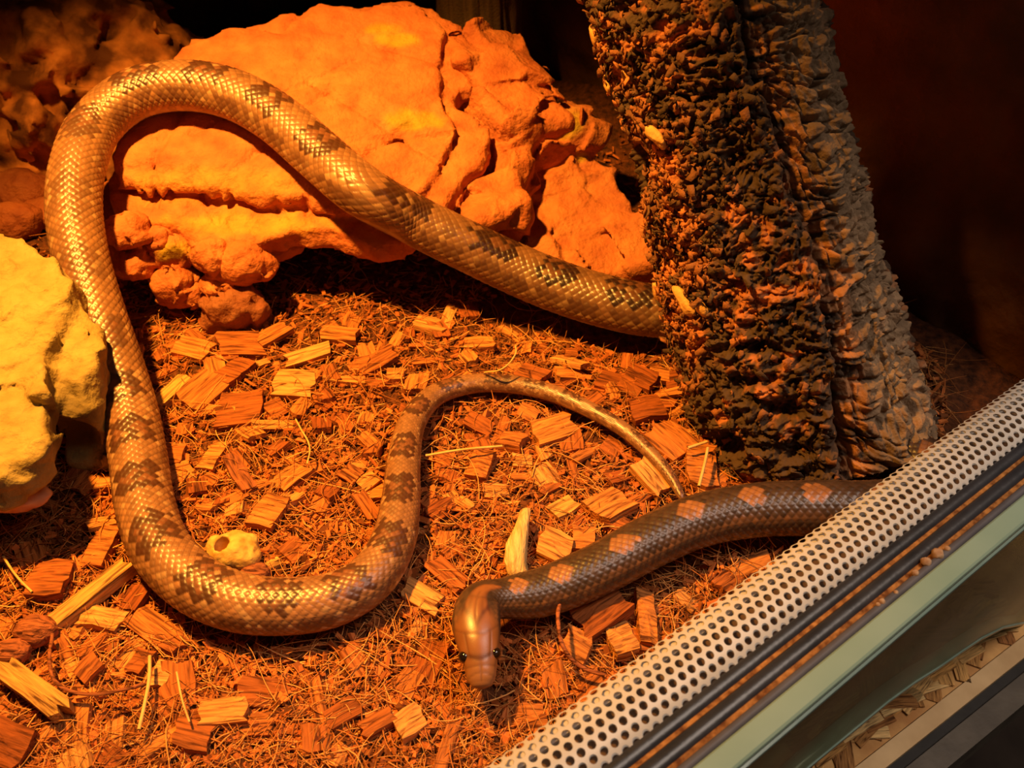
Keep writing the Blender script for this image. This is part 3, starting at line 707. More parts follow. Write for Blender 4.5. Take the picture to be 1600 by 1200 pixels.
# crinkled bark flakes on the lit side, too many and too small to pick apart
cand = np.argwhere(facing & (k_left > .6) & (py > -60) & (py < 770))
w_ = (0.35 + 2.2 * zone[cand[:, 0], cand[:, 1]]); w_ /= w_.sum()
pick = cand[rng.choice(len(cand), 2300, p=w_)]
Vf, Ff, Cf = [], [], []
for (a, b_) in pick:
    p = S[a, b_]; n_ = dirv[a, b_]; q = rng.normal(size=3); t1 = np.cross(n_, q); t1 /= np.linalg.norm(t1); t2 = np.cross(n_, t1)
    s_ = .0006 + .0020 * rng.random() ** 2.2; tl = rng.uniform(-.1, 1.5); cu = rng.uniform(-.7, 1.2)
    k0 = len(Vf); c_ = col[a, b_] * rng.uniform(.7, 1.5) * .6 + .4 * (tan if rng.random() < .35 + .4 * zone[a, b_] else dark) * rng.uniform(.8, 1.4)
    for gx in (-1, 0, 1):
        for gy in (-.6, .6):
            jx, jy = rng.uniform(-.35, .35, 2)
            Vf.append(p + t1 * s_ * (gx + jx) + t2 * s_ * (gy + jy) + n_ * (s_ * (tl * (gx + 1) * .5 + cu * gx * gx * .7 + rng.uniform(-.1, .25))))
            Cf.append(c_)
    Ff += [(k0, k0 + 1, k0 + 3, k0 + 2), (k0 + 2, k0 + 3, k0 + 5, k0 + 4)]
fl = child(link('bark_flakes', mesh_np('bark_flakes', Vf, Ff, True, np.clip(np.array(Cf), .01, .9)), mat=M_CORK), trunk)
tag(fl, kind='stuff')
sol = fl.modifiers.new('thick', 'SOLIDIFY'); sol.thickness = .0005
# a few larger loose pieces stuck on the bark
M_YEL = noise_mat('yellow_bark', [(0.3, (0.62, 0.32, 0.08)), (0.7, (0.80, 0.48, 0.15))], 200, 0.7, 0.6, 0.0008, 700)
def near_trunk(qx, qy):
    dd = (px - qx) ** 2 + (py - qy) ** 2 + (~facing) * 1e9; a, b_ = np.unravel_index(np.argmin(dd), dd.shape); return S[a, b_], dirv[a, b_]
for qx, qy, L_, w2, ang in ((1085, 462, .0165, .0065, -.5), (1045, 452, .012, .005, -.2), (978, 108, .018, .003, 1.3), (935, 55, .014, .010, .4), (955, 130, .010, .008, .9), (1012, 235, .010, .009, .2), (1002, 215, .014, .008, .5), (1040, 210, .013, .006, -.4), (1005, 282, .007, .006, 0), (1110, 475, .008, .006, -.8)):
    p, n_ = near_trunk(qx, qy)
    o = link('loose_bark_piece', lump_mesh('loose_bark_piece', L_ / 2, int(qx), 8, (1, w2 / L_, .32), .5, 1.7), mat=M_YEL)
    n_ = Vector(n_); xv = Vector(RGT * math.cos(ang) + UPV * math.sin(ang)); xv = (xv - n_ * xv.dot(n_)).normalized(); yv = n_.cross(xv)
    mw = Matrix((xv, yv, n_)).transposed().to_4x4(); mw.translation = Vector(p) + n_ * .0015
    o.parent = trunk; o.matrix_parent_inverse = Matrix.Translation(trunk.location).inverted(); o.matrix_basis = mw

# ------------------------------------------------------------------ the snake
hid = [at(1440, 795, .013), at(1484, 800, .013), at(1470, 765, .013), at(1418, 705, .012), at(1372, 655, .012), at(1300, 590, .014), at(1180, 512, .015)]
def w_(px, py, z): return at(px, py, z)
ctrl = []                                            # (point, radius)
def add(px, py, z, r): ctrl.append((at(px, py, z), r))
add(753, 1077, .0150, .0060); add(751, 1040, .0172, .0075); add(747, 1000, .0192, .0080); add(744, 966, .0196, .0080); add(752, 940, .0180, .0078)
add(785, 936, .0140, .0085); add(850, 925, .0105, .0096); add(930, 893, .0105, .0103); add(1010, 850, .0108, .0108)
add(1090, 815, .0112, .0112); add(1180, 798, .0116, .0116); add(1270, 795, .0120, .0120); add(1350, 797, .0124, .0124)
for p in hid: ctrl.append((np.array(p), min(.0140, float(p[2]))))
add(1062, 492, .0150, .0145); add(985, 482, .0160, .0147); add(890, 456, .0190, .0146); add(800, 420, .0260, .0144); add(720, 382, .0380, .0142); add(645, 345, .0500, .0140)
for px_, py_, r_ in ((570, 303, .0140), (500, 245, .0140), (430, 185, .0142), (360, 148, .0144), (285, 136, .0144), (210, 150, .0142)):
    ctrl.append((on_slab(px_, py_, r_ * 1.03), r_))
add(150, 198, .083, .0138); add(122, 262, .076, .0134); add(116, 330, .066, .0131); add(128, 410, .053, .0129); add(152, 490, .039, .0127); add(180, 570, .025, .0125)
add(203, 645, .0150, .0123); add(216, 715, .0115, .0121); add(226, 785, .0112, .0119); add(250, 855, .0110, .0117); add(305, 912, .0109, .0115); add(375, 942, .0108, .0113); add(450, 948, .0105, .0110)
add(520, 938, .0101, .0106); add(578, 905, .0097, .0100); add(613, 850, .0091, .0092); add(626, 785, .0083, .0083); add(631, 720, .0075, .0074); add(644, 660, .0068, .0065); add(680, 618, .0061, .0057)
add(738, 600, .0056, .0051); add(800, 601, .0052, .0047); add(860, 614, .0050, .0044); add(920, 640, .0048, .0040); add(975, 672, .0047, .0036); add(1020, 712, .0046, .0031); add(1050, 748, .0044, .0025); add(1066, 780, .0036, .0016)
PT = np.array([c[0] for c in ctrl]); RR = np.array([c[1] for c in ctrl])
# centripetal resampling with light smoothing
tk = np.concatenate([[0], np.cumsum(np.linalg.norm(np.diff(PT, axis=0), axis=1) ** .75)])
def hermite(t, tk, Pk):
    m_ = np.zeros_like(Pk); m_[1:-1] = (Pk[2:] - Pk[:-2]) / (tk[2:] - tk[:-2])[:, None]; m_[0] = (Pk[1] - Pk[0]) / (tk[1] - tk[0]); m_[-1] = (Pk[-1] - Pk[-2]) / (tk[-1] - tk[-2])
    k = np.clip(np.searchsorted(tk, t) - 1, 0, len(tk) - 2); hh = (tk[k + 1] - tk[k])[:, None]; s_ = ((t - tk[k]) / hh[:, 0])[:, None]
    return (2 * s_**3 - 3 * s_**2 + 1) * Pk[k] + (s_**3 - 2 * s_**2 + s_) * hh * m_[k] + (-2 * s_**3 + 3 * s_**2) * Pk[k + 1] + (s_**3 - s_**2) * hh * m_[k + 1]
tt = np.linspace(0, tk[-1], 6000)
cur = hermite(tt, tk, np.concatenate([PT, RR[:, None]], 1))
sl = np.concatenate([[0], np.cumsum(np.linalg.norm(np.diff(cur[:, :3], axis=0), axis=1))]); LT = sl[-1]
DS = 0.00060; sv = np.linspace(0, LT, int(LT / DS)); cen = np.stack([np.interp(sv, sl, cur[:, k]) for k in range(4)], 1)
kw = 17; ker = np.hanning(kw + 2)[1:-1]; ker /= ker.sum()
pad = np.concatenate([np.repeat(cen[:1], kw // 2, 0) * 2 - cen[1:kw // 2 + 1][::-1], cen, np.repeat(cen[-1:], kw // 2, 0) * 2 - cen[-kw // 2:-1][::-1]]) 
cen = np.stack([np.convolve(pad[:, k], ker, 'valid')[:len(sv)] for k in range(4)], 1)
Cn, Rn = cen[:, :3], cen[:, 3]
sv = np.concatenate([[0], np.cumsum(np.linalg.norm(np.diff(Cn, axis=0), axis=1))])
T = np.gradient(Cn, axis=0); T /= np.linalg.norm(T, axis=1)[:, None]
Nn = np.array([0, 0, 1.0]) - T * T[:, 2:3]; Nn /= np.linalg.norm(Nn, axis=1)[:, None]
Bn = np.cross(T, Nn)
HL = 0.041                                           # head length
th = np.clip(sv / HL, 0, 1)
hw = np.interp(th, [0, .01, .03, .07, .14, .26, .38, .50, .60, .72, .86, 1], [.0006, .0023, .0038, .0049, .0056, .0065, .0077, .0087, .0091, .0088, .0079, .0074])
_k = np.hanning(9); _k /= _k.sum()
hh_ = np.interp(th, [0, .01, .03, .07, .14, .25, .36, .5, .65, .8, 1], [.0004, .0015, .0026, .0036, .0043, .0051, .0060, .0066, .0069, .0070, .0073])
hw[3:] = np.convolve(np.pad(hw, 4, 'edge'), _k, 'valid')[3:]; hh_[3:] = np.convolve(np.pad(hh_, 4, 'edge'), _k, 'valid')[3:]
bl = sstep(.92, 1.35, sv / HL)
W = hw * (1 - bl) + Rn * bl; Hh = hh_ * (1 - bl) + Rn * .96 * bl
endt = sstep(0, .004, LT - sv); W *= np.sqrt(np.clip(endt, .02, 1)); Hh *= np.sqrt(np.clip(endt, .02, 1))
NA = 164; ang = np.linspace(-np.pi, np.pi, NA, endpoint=False)      # 0 = dorsal midline
ca, sa = np.cos(ang), np.sin(ang)
sec = np.where(ca < 0, .86, 1.0) * ca                                # flatter belly
NR = 38
lsv = np.maximum(.31 * Rn, .0008); bb = np.concatenate([[0], np.cumsum(np.diff(sv) / lsv[1:])])
Ag = (ang / (2 * np.pi) * NR)[None, :] + 0 * bb[:, None]; Bg = bb[:, None] + 0 * Ag
Pp, Qq = Bg + Ag / 2, Bg - Ag / 2
ip, iq = np.floor(Pp), np.floor(Qq); fp, fq = Pp - ip, Qq - iq
ed = np.minimum(np.minimum(fp, 1 - fp), np.minimum(fq, 1 - fq)); tl = 1 - (fp + fq) / 2   # overlap towards the tail
tl = (fp + fq) / 2
prof = sstep(0, .17, ed) * (.45 + .75 * tl) + .12 * np.exp(-((fp - fq) / .16) ** 2)
bc = (ip + iq + 1) / 2; ac = (ip - iq)                                # centre of the scale
ac_w = (ac + NR / 2) % NR - NR / 2
body_k = sstep(HL * .62, HL * 1.05, sv)[:, None]
back_k = sstep(-.55, -.25, ca)[None, :]
amp = (.034 * Rn)[:, None] * body_k
# ventral scutes
scut = sstep(0, .25, (bb[:, None] * .9) % 1.0) * np.ones_like(prof)
disp = amp * (prof * back_k + .6 * scut * (1 - back_k))
# head plates: creases, brow ridge, mouth line
tg = th[:, None] + 0 * Ag; au = np.abs(ang)[None, :] + 0 * tg
hk = (1 - body_k)
def crease(d_, w): return np.exp(-(d_ / w) ** 2)
top = sstep(1.45, 1.1, au)
cr_ = (crease(tg - .10 - .02 * np.cos(2 * au), .010) + crease(tg - .175, .010) + crease(tg - .25 + .03 * np.cos(3 * au), .010) + crease(tg - .52 + .10 * np.cos(au * 1.3), .010)
       + crease(tg - .80 + .06 * np.cos(au * 2), .012)) * top
cr_ = cr_ + crease(au, .07) * sstep(.03, .06, tg) * sstep(.22, .17, tg) + crease(au, .05) * sstep(.52, .58, tg) * sstep(.82, .78, tg) \
      + crease(au - .62, .06) * sstep(.22, .26, tg) * sstep(.47, .42, tg)
mouth = crease(au - 2.02 - .12 * np.sin(tg * 6), .07) * sstep(.02, .06, tg) * sstep(.74, .66, tg)
lab = crease(((tg * 11) % 1) - .5, .12) * sstep(1.2, 1.35, au) * sstep(1.95, 1.8, au) * sstep(.7, .6, tg)
brow = np.exp(-((tg - .29) / .08) ** 2 - ((au - 1.0) / .25) ** 2)
disp = disp + hk * (-.00010 * np.clip(cr_, 0, 1) - .0004 * mouth - .00010 * lab + .0004 * brow - .0002 * np.exp(-((tg - .2) / .1) ** 2 - ((au - 1.35) / .2) ** 2))
Vx = Cn[:, None] + Nn[:, None] * ((Hh[:, None] + disp) * sec[None])[..., None] + Bn[:, None] * ((W[:, None] + disp) * sa[None])[..., None]
# --- colour pattern, one colour per scale
def s_at(px_, py_):
    qx, qy = project(Cn); return qx, qy
QX, QY = project(Cn)
def s_near(px_, py_, lo_=0, hi_=9):
    d_ = (QX - px_) ** 2 + (QY - py_) ** 2 + ((sv < lo_) | (sv > hi_)) * 1e9; return sv[np.argmin(d_)]
s_front = s_near(1350, 797, 0, .4)
post = [(980, 478), (862, 450), (770, 408), (620, 330), (497, 243), (425, 182), (330, 142), (228, 146), (140, 215), (116, 330), (135, 430), (170, 535), (196, 620), (212, 695), (222, 770), (250, 853), (330, 925), (440, 948), (545, 925), (608, 858), (625, 778), (632, 712), (655, 645), (700, 606), (778, 600), (835, 608), (890, 627), (945, 655), (1000, 695), (1045, 742)]
sp = []; last = s_front + .12
for q in post:
    s_ = s_near(q[0], q[1], last, last + (.20 if sp else .45)); sp.append(s_); last = s_ + .003
sp = np.array(sp); s0_ = sp[0] - (sp[1] - sp[0]) * np.arange(8, 0, -1); spx = np.concatenate([s0_, sp])
sc_b = np.interp(bc, bb, sv); phi = np.interp(sc_b, spx, np.arange(len(spx), dtype=float))
a_c = ac_w / NR * 2 * np.pi
rnd = _hash((bc * 2).astype(np.int64), ac_w.astype(np.int64), 0 * ac_w.astype(np.int64), 5)
rnd2 = _hash((bc * 2).astype(np.int64), ac_w.astype(np.int64), 0 * ac_w.astype(np.int64), 9)
dphi = phi - np.round(phi)
rs = np.interp(sc_b, sv, Rn)
base_c = np.array([.275, .130, .058]); pale_c = np.array([.40, .23, .115]); sad_c = np.array([.055, .017, .009]); sad_i = np.array([.17, .065, .03])
n_lf = fbm(sc_b * 60, a_c * 1.5, 0 * a_c, 3, 401)
col = base_c * (.78 + .40 * rnd + .25 * n_lf)[..., None]
kp = (rnd2 > .86) * sstep(.25, .9, np.abs(a_c)); col = np.where(kp[..., None] > .5, pale_c * (.9 + .2 * rnd[..., None]), col)
soft = sstep(.0, .25, 1 - 0 * phi)
aj = np.abs(a_c) + .28 * (rnd2 - .5) + .12 * n_lf; pj = np.abs(dphi) + .12 * (rnd - .5) + .06 * n_lf
k1 = (aj < .80 - .9 * np.maximum(0, np.abs(dphi) - .15)) & (pj < .27)
edge_in = (np.abs(a_c) < .50) & (np.abs(dphi) < .14) & (rnd > .35)
ph2 = phi + .5; dp2 = ph2 - np.round(ph2)
k2 = (np.abs(np.abs(a_c) - 1.32) < .26) & (np.abs(dp2) < .20 + .08 * (rnd - .5)); k2b = (np.abs(np.abs(a_c) - 1.30) < .17) & (np.abs(dphi) < .16)
# in the raised left bend the blotches are faded
fade = np.exp(-((sc_b - s_near(125, 330, .5)) / .085) ** 2) + .25
fade_k = np.clip(1.15 - .8 * np.exp(-((sc_b - s_near(125, 370, .5)) / .080) ** 2), 0, 1)
def blend(col, k, c): k = k[..., None]; return col * (1 - k) + k * c
col = blend(col, k1 * fade_k * (.80 + .2 * rnd), sad_c * (.75 + .5 * rnd[..., None])); col = blend(col, k1 * edge_in * .75 * fade_k, sad_i * (1 + .6 * rnd[..., None]))
col = blend(col, np.clip(k2 + .8 * k2b, 0, 1) * fade_k * .72 * (rnd > .12), sad_c * 1.5)
col = blend(col, k1 * (rnd > .93) * .8, pale_c)
# anterior: dark with tan dorsal blotches and pale side lines
ante = [(752, 940), (800, 934), (872, 915), (968, 872), (1075, 820), (1168, 800), (1268, 795)]
sa_ = []; last = .03
for q in ante: s_ = s_near(q[0], q[1], last, s_front + .02); sa_.append(s_); last = s_ + .006
sa_ = np.array(sa_); stp = np.diff(sa_)[-1]; sa_x = np.concatenate([sa_, sa_[-1] + stp * np.arange(1, 14)])
pa = np.interp(sc_b, sa_x, np.arange(len(sa_x), dtype=float)); da = pa - np.round(pa)
dk = np.array([.050, .029, .019]); tn = np.array([.27, .115, .045]); gy = np.array([.28, .205, .14])
colA = dk * (.7 + .7 * rnd)[..., None] * np.ones_like(col)
m1 = ((a_c / .40) ** 2 + (da / .22) ** 2 < 1 + .3 * (rnd - .5)) & (pa > .5)
colA = blend(colA, m1 * 1.0, tn * (.8 + .5 * rnd[..., None]))
aa = np.abs(a_c)
ln = np.exp(-((aa - .98 - .08 * np.sin(pa * 6.28)) / .12) ** 2) + .8 * np.exp(-((aa - 1.45) / .09) ** 2)
colA = blend(colA, np.clip(ln, 0, 1) * (.35 + .5 * rnd2), tn * .9)
colA = blend(colA, sstep(1.35, 1.9, aa) * (rnd > .4) * .65, gy * (.6 + .8 * rnd2[..., None]))
s_tr0, s_tr1 = s_front + .05, s_front + .13
kA = 1 - sstep(s_tr0, s_tr1, sc_b)
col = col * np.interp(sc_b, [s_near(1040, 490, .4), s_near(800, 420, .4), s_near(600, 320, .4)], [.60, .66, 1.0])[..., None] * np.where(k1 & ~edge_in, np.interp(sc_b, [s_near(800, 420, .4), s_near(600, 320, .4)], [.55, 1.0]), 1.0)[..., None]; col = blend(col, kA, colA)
# belly
bel = sstep(2.0, 2.25, np.abs(ang))[None, :] * np.ones_like(kA); col = blend(col, bel, np.array([.50, .40, .28]) * (.75 + .4 * _hash(np.floor(bb * .9).astype(np.int64)[:, None] + 0 * ip.astype(np.int64), (ang > 0).astype(np.int64)[None] + 0 * ip.astype(np.int64), 0 * ip.astype(np.int64), 3))[..., None])
# skin between the scales
col = blend(col, (1 - sstep(.02, .10, ed)) * .55 * back_k * body_k, np.array([.09, .04, .022]))
# head
hc = np.array([.235, .088, .028]) * (1 + .18 * fbm(tg * 9, ang[None] * 2 + 0 * tg, 0 * tg, 3, 411))[..., None]
snout = np.array([.32, .145, .06]); hc = blend(hc, sstep(.27, .08, tg) * .75, snout)
spear = np.clip(crease(tg - .50 - .30 * au, .035) * sstep(1.1, .9, au) * .75 + crease(tg - .27 + .03 * np.cos(2 * au), .022) * top * .8 + crease(au - (.60 - .60 * np.clip((tg - .60) / .44, 0, 1)), .08) * sstep(.55, .62, tg) * .6 + crease(au - .25, .10) * sstep(.56, .62, tg) * sstep(.85, .7, tg) * .45, 0, 1)
hc = blend(hc, spear, np.array([.085, .026, .011])); hc = blend(hc, np.clip(cr_, 0, 1) * .40, np.array([.08, .03, .013]))
hc = blend(hc, crease(au - 1.35 - .35 * (tg - .3), .13) * sstep(.28, .34, tg) * sstep(.80, .65, tg) * .75, np.array([.09, .03, .013])); hc = blend(hc, mouth * .7, np.array([.10, .045, .025])); hc = blend(hc, lab * .35, np.array([.2, .08, .035]))
hc = blend(hc, sstep(2.1, 2.4, au) * .8, np.array([.55, .42, .30]))
inside = sstep(.62, .40, np.abs(au) + np.clip((tg - .75), 0, 1) * 1.6) * sstep(.62, .72, tg)
mark = sstep(.04, -.04, au - (.62 - .62 * np.clip((tg - .60) / .44, 0, 1)))          # spear-shaped mark on the nape
kH = np.maximum(1 - sstep(.56, .74, tg + .22 * np.clip(au - .5, 0, 1) + .05 * n_lf), mark * (tg > .5) * (tg < .999))
kH = np.where(sv[:, None] < HL * .999, kH, 0)
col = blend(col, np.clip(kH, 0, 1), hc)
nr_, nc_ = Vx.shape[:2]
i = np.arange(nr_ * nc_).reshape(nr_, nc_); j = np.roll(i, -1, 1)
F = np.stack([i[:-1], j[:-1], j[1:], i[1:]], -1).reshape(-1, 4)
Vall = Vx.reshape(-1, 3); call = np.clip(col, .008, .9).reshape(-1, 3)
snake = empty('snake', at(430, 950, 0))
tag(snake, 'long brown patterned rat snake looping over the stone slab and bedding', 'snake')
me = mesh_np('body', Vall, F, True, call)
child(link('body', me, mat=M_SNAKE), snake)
m, nt, b = mat_new('snake_eye'); M_EYE = m
b.inputs['Base Color'].default_value = (.012, .007, .005, 1); b.inputs['Roughness'].default_value = .06; b.inputs['Coat Weight'].default_value = .5
ke = int(np.argmin(np.abs(sv - HL * .28)))
for sgn in (-1, 1):
    p = Cn[ke] + Bn[ke] * sgn * W[ke] * .82 + Nn[ke] * Hh[ke] * .34
    o = link('eye', lump_mesh('eye', .00225, 1, 12, (1, 1, 1), 0), mat=M_EYE); o.location = p; child(o, snake)
SNX, SNY, SNZ, SNR = Cn[::6, 0], Cn[::6, 1], Cn[::6, 2], Rn[::6]
def under_snake(x_, y_, pad_=0.0):
    return bool(np.any(((SNX - x_) ** 2 + (SNY - y_) ** 2 < (SNR * .85 + pad_) ** 2) & (SNZ < .03)))

# ------------------------------------------------------------------ bedding: husk chips (single things), fibres and crumbs (stuff)
def gz(x_, y_): return float(ground_h(np.array(x_), np.array(y_)))
def chip_mesh(name, L_, w_, t_, seed, teeth=4, bend=0.0):
    r_ = random.Random(seed); n = teeth
    right = [(L_ * (.5 + r_.uniform(-.09, .06)), w_ * (-.5 + k / (n - 1) + (r_.uniform(-.1, .1) if 0 < k < n - 1 else 0))) for k in range(n)]
    left = [(-L_ * (.5 + r_.uniform(-.09, .06)), w_ * (.5 - k / (n - 1) + (r_.uniform(-.1, .1) if 0 < k < n - 1 else 0))) for k in range(n)]
    midt = [(r_.uniform(-.1, .1) * L_, w_ * (.5 + r_.uniform(-.07, .10)))]; midb = [(r_.uniform(-.1, .1) * L_, -w_ * (.5 + r_.uniform(-.07, .10)))]
    sk = r_.uniform(-.25, .25)
    pts = [(x_ + sk * y_, y_ * (1 + r_.uniform(-.06, .06))) for x_, y_ in midb + right + midt + left]
    k = len(pts); V = []
    for x_, y_ in pts: V.append((x_ * .97, y_ * .97, -t_ / 2 + bend * (x_ / L_) ** 2 * L_))
    for x_, y_ in pts: V.append((x_, y_, t_ / 2 * r_.uniform(.6, 1.15) + bend * (x_ / L_) ** 2 * L_))
    V.append((r_.uniform(-.1, .1) * L_, r_.uniform(-.1, .1) * w_, t_ * .55))
    F = [tuple(range(k))[::-1]] + [(a, (a + 1) % k, k + (a + 1) % k, k + a) for a in range(k)] + [(k + a, k + (a + 1) % k, 2 * k) for a in range(k)]
    return mesh_py(name, V, F)
placed = []
def put_chip(px_, py_, Lp, Wp, deg, thick, mat, label, cat, group=None, name='husk_chip', tilt=None, lift=0.0, bend=0.0, me=None, seed=None):
    p = at(px_, py_, 0.0); k_ = (np.dot(p - CAM, FWD)) / FPX
    # image angle -> angle on the ground (undo the foreshortening across the view)
    dy_ = -math.sin(math.radians(-deg)); a2 = at(px_ + 10 * math.cos(math.radians(deg)), py_ + 10 * math.sin(math.radians(deg)), 0.0) - p
    a3 = at(px_ - 10 * math.sin(math.radians(deg)), py_ + 10 * math.cos(math.radians(deg)), 0.0) - p
    L_ = Lp / 10 * np.linalg.norm(a2[:2]); W_ = Wp / 10 * np.linalg.norm(a3[:2]); L_ = min(L_, Lp * k_ * 1.25); W_ = min(W_, Wp * k_ * 1.25)
    rz = math.atan2(a2[1], a2[0])
    me = me or chip_mesh(name, L_, W_, thick, seed or len(placed) + 100, 5 if Wp > 25 else 3, bend)
    o = link(name, me, mat=mat)
    o.location = (p[0], p[1], gz(p[0], p[1]) + thick * .5 + .0018 + lift)
    t_ = tilt or (random.uniform(-.13, .13), random.uniform(-.13, .13)); o.rotation_euler = (t_[0], t_[1], rz)
    tag(o, label, cat, group); placed.append((p[0], p[1], max(L_, W_) * .5)); return o
big = [
 (375, 640, 72, 56, -8, 'large squarish husk chip casting a dark line along its lower edge', .006),
 (460, 600, 62, 42, 3, 'split blocky husk chip with a crack across it', .005),
 (318, 612, 66, 44, -36, 'tilted rectangular husk chip beside the yellow splinter', .005),
 (375, 538, 72, 42, -4, 'broad husk chip lying against the dark foot stone', .005),
 (427, 524, 52, 28, -22, 'pointed husk chip right of the broad one at the cave mouth', .004),
 (530, 526, 56, 24, 6, 'thin flat husk chip at the cave mouth', .004),
 (480, 555, 70, 22, -14, 'long narrow husk chip below the cave mouth', .003),
 (300, 545, 54, 34, 12, 'brown husk chip near the foot stones', .004),
 (365, 582, 36, 48, 20, 'upright-turned husk chip between broad and square chips', .004),
 (590, 560, 60, 30, -25, 'fibrous husk chip at the shadow edge under the snake', .004),
 (454, 742, 58, 28, -38, 'grooved bark-like chip inside the snake loop', .005),
 (333, 712, 26, 46, 6, 'small upright yellow-orange chip inside the snake loop', .004),
 (420, 800, 40, 54, 12, 'wide shredded chip above the yellow holed piece', .005),
 (572, 785, 46, 22, 52, 'slanted chip beside the right limb of the loop', .004),
 (752, 725, 36, 46, 14, 'brick-shaped husk chip inside the tail curve', .006),
 (800, 690, 38, 26, 12, 'pale-topped small block chip inside the tail curve', .006),
 (865, 668, 66, 42, -22, 'dark grooved husk chip below the tail', .006),
 (1050, 690, 66, 46, 38, 'smooth striped chip standing beside the tail tip', .006),
 (1096, 728, 50, 66, 8, 'big squared chip at the foot of the cork trunk', .006),
 (1018, 748, 62, 34, 46, 'greyish weathered chip left of the tail tip', .005),
 (952, 790, 56, 46, -30, 'round-edged chip above the neck', .006),
 (866, 856, 50, 48, 25, 'fan-shaped chip beside the cream bark curl', .006),
 (912, 838, 34, 36, 6, 'small square chip touching the neck', .005),
 (965, 815, 42, 24, 20, 'narrow wedge chip touching the neck', .004),
 (1000, 592, 48, 34, 28, 'chip in front of the thick body near cork', .005),
 (1062, 590, 46, 24, -8, 'chip wedged against the cork trunk', .004),
 (1010, 640, 52, 40, -10, 'dark red chip left of the cork trunk', .005),
 (860, 610, 50, 24, 10, 'chip beyond the tail', .004),
 (940, 958, 84, 54, -32, 'large thick chip below the neck', .009),
 (900, 1010, 44, 44, 30, 'shaggy chip right of the head', .007),
 (1010, 965, 30, 80, 14, 'long fibrous chip near the ventilation strip', .006),
 (970, 1000, 40, 52, -20, 'chip between the large thick chip and the strip', .006),
 (80, 910, 56, 46, -6, 'square chip casting a black shadow near the left stone', .007),
 (160, 966, 62, 34, 8, 'chunky chip under the long splinter', .006),
 (236, 978, 78, 42, 34, 'thin dark rectangular chip with torn corner', .003),
 (160, 850, 34, 60, 10, 'tall flat chip left of the lower coil', .005),
 (140, 1048, 46, 24, -46, 'ragged chip below the long splinter', .005),
 (218, 1030, 28, 38, 12, 'upright chip beside the thin stem', .005),
 (252, 1050, 28, 40, 4, 'plain chip right of the thin stem', .005),
 (14, 1165, 60, 70, 20, 'rounded red chip in the near corner', .007),
 (350, 1112, 74, 38, -6, 'wide rough chip in the open bedding', .005),
 (302, 1150, 58, 44, 12, 'dark red chip below the wide rough chip', .005),
 (640, 1130, 48, 40, -34, 'chip below and left of the head', .005),
 (590, 1130, 56, 26, -28, 'long dark chip left of the head', .005),
 (700, 895, 66, 30, 40, 'slanted chip beyond the neck', .005),
 (660, 930, 60, 34, 30, 'grooved chip right of the lower coil', .005),
]
for (x_, y_, L_, W_, dg, lab_, tk_) in big: put_chip(x_, y_, L_, W_, dg, tk_ * .9, M_CHIP, lab_, 'wood chip')
put_chip(267, 606, 66, 20, -42, .006, M_PALE, 'short yellow striped wood splinter at the snake', 'splinter', name='wood_splinter')
put_chip(144, 935, 168, 24, -37, .006, M_PALE, 'long pale yellow wood splinter left of the lower coil', 'splinter', name='wood_splinter', lift=.003)
put_chip(58, 1085, 118, 40, 37, .007, M_PALE, 'thick yellow fibrous splinter in the near left corner', 'splinter', name='wood_splinter', lift=.002)
put_chip(300, 882, 60, 16, 20, .003, M_PALE, 'thin yellow sliver beside the holed piece', 'splinter', name='wood_splinter')
put_chip(418, 886, 44, 12, -25, .003, M_PALE, 'bright yellow sliver right of the holed piece', 'splinter', name='wood_splinter')
put_chip(375, 742, 62, 24, 58, .004, M_DARKCHIP, 'curved red-brown bark curl with pale tip inside the loop', 'bark', name='bark_curl', bend=.25)
put_chip(880, 785, 38, 24, -28, .003, M_PALE, 'small pale yellow flake above the neck', 'flake', name='wood_flake')
# cream curled bark strip
c0 = [at(px_, py_, z_) for px_, py_, z_ in ((812, 905, .004), (803, 878, .007), (805, 850, .009), (815, 822, .008), (822, 798, .005))]
V = []; F = []
for k, p in enumerate(c0):
    for e in range(8):
        a = 2 * math.pi * e / 8; wv = .0046 * (1 - .12 * k * (k > 2))
        V.append(p + RGT * wv * math.cos(a) * (1 + .15 * math.sin(3 * a + k)) + np.array([0, 0, 1]) * .0022 * math.sin(a))
for k in range(len(c0) - 1):
    for e in range(8): F.append((k * 8 + e, k * 8 + (e + 1) % 8, k * 8 + 8 + (e + 1) % 8, k * 8 + 8 + e))
F += [tuple(range(8))[::-1], tuple(range(32, 40))]
M_CURL = noise_mat('cream_bark', [(0.3, (0.45, 0.24, 0.07)), (0.6, (0.78, 0.55, 0.24))], 1.0, 0.7, 0.9, 0.001, 2.0, stretch=(700, 90, 400))
tag(link('bark_strip', mesh_py('bark_strip', V, F, True), mat=M_CURL), 'curved cream-yellow bark strip lying just above the neck', 'bark')
# yellow holed piece (knot) built as a distance field
kc = at(362, 858, .006)
def knot_fn(X, Y, Z):
    d_ = ell(X, Y, Z, kc, (.0105, .0085, .0065)); d_ = smin(d_, ell(X, Y, Z, at(382, 872, .005), (.0055, .005, .0045)), .003)
    d_ = d_ + .0011 * fbm(X * 260, Y * 260, Z * 260, 3, 451) + .0012 * fbm(X * 110, Y * 110, Z * 110, 2, 452)
    return smax(d_, -ell(X, Y, Z, at(347, 852, .010), (.0032, .0036, .010)), .0006)
M_KNOT = noise_mat('yellow_knot', [(0.35, (0.50, 0.26, 0.05)), (0.65, (0.70, 0.46, 0.13))], 250, 0.7, 0.5, 0.0008, 700, tint=True)
tag(sdf_rock('knot_piece', knot_fn, kc - .0185, kc + .0185, .0007, M_KNOT, None, 453), 'bright yellow knobbly wood knot with a dark round hole', 'wood knot')
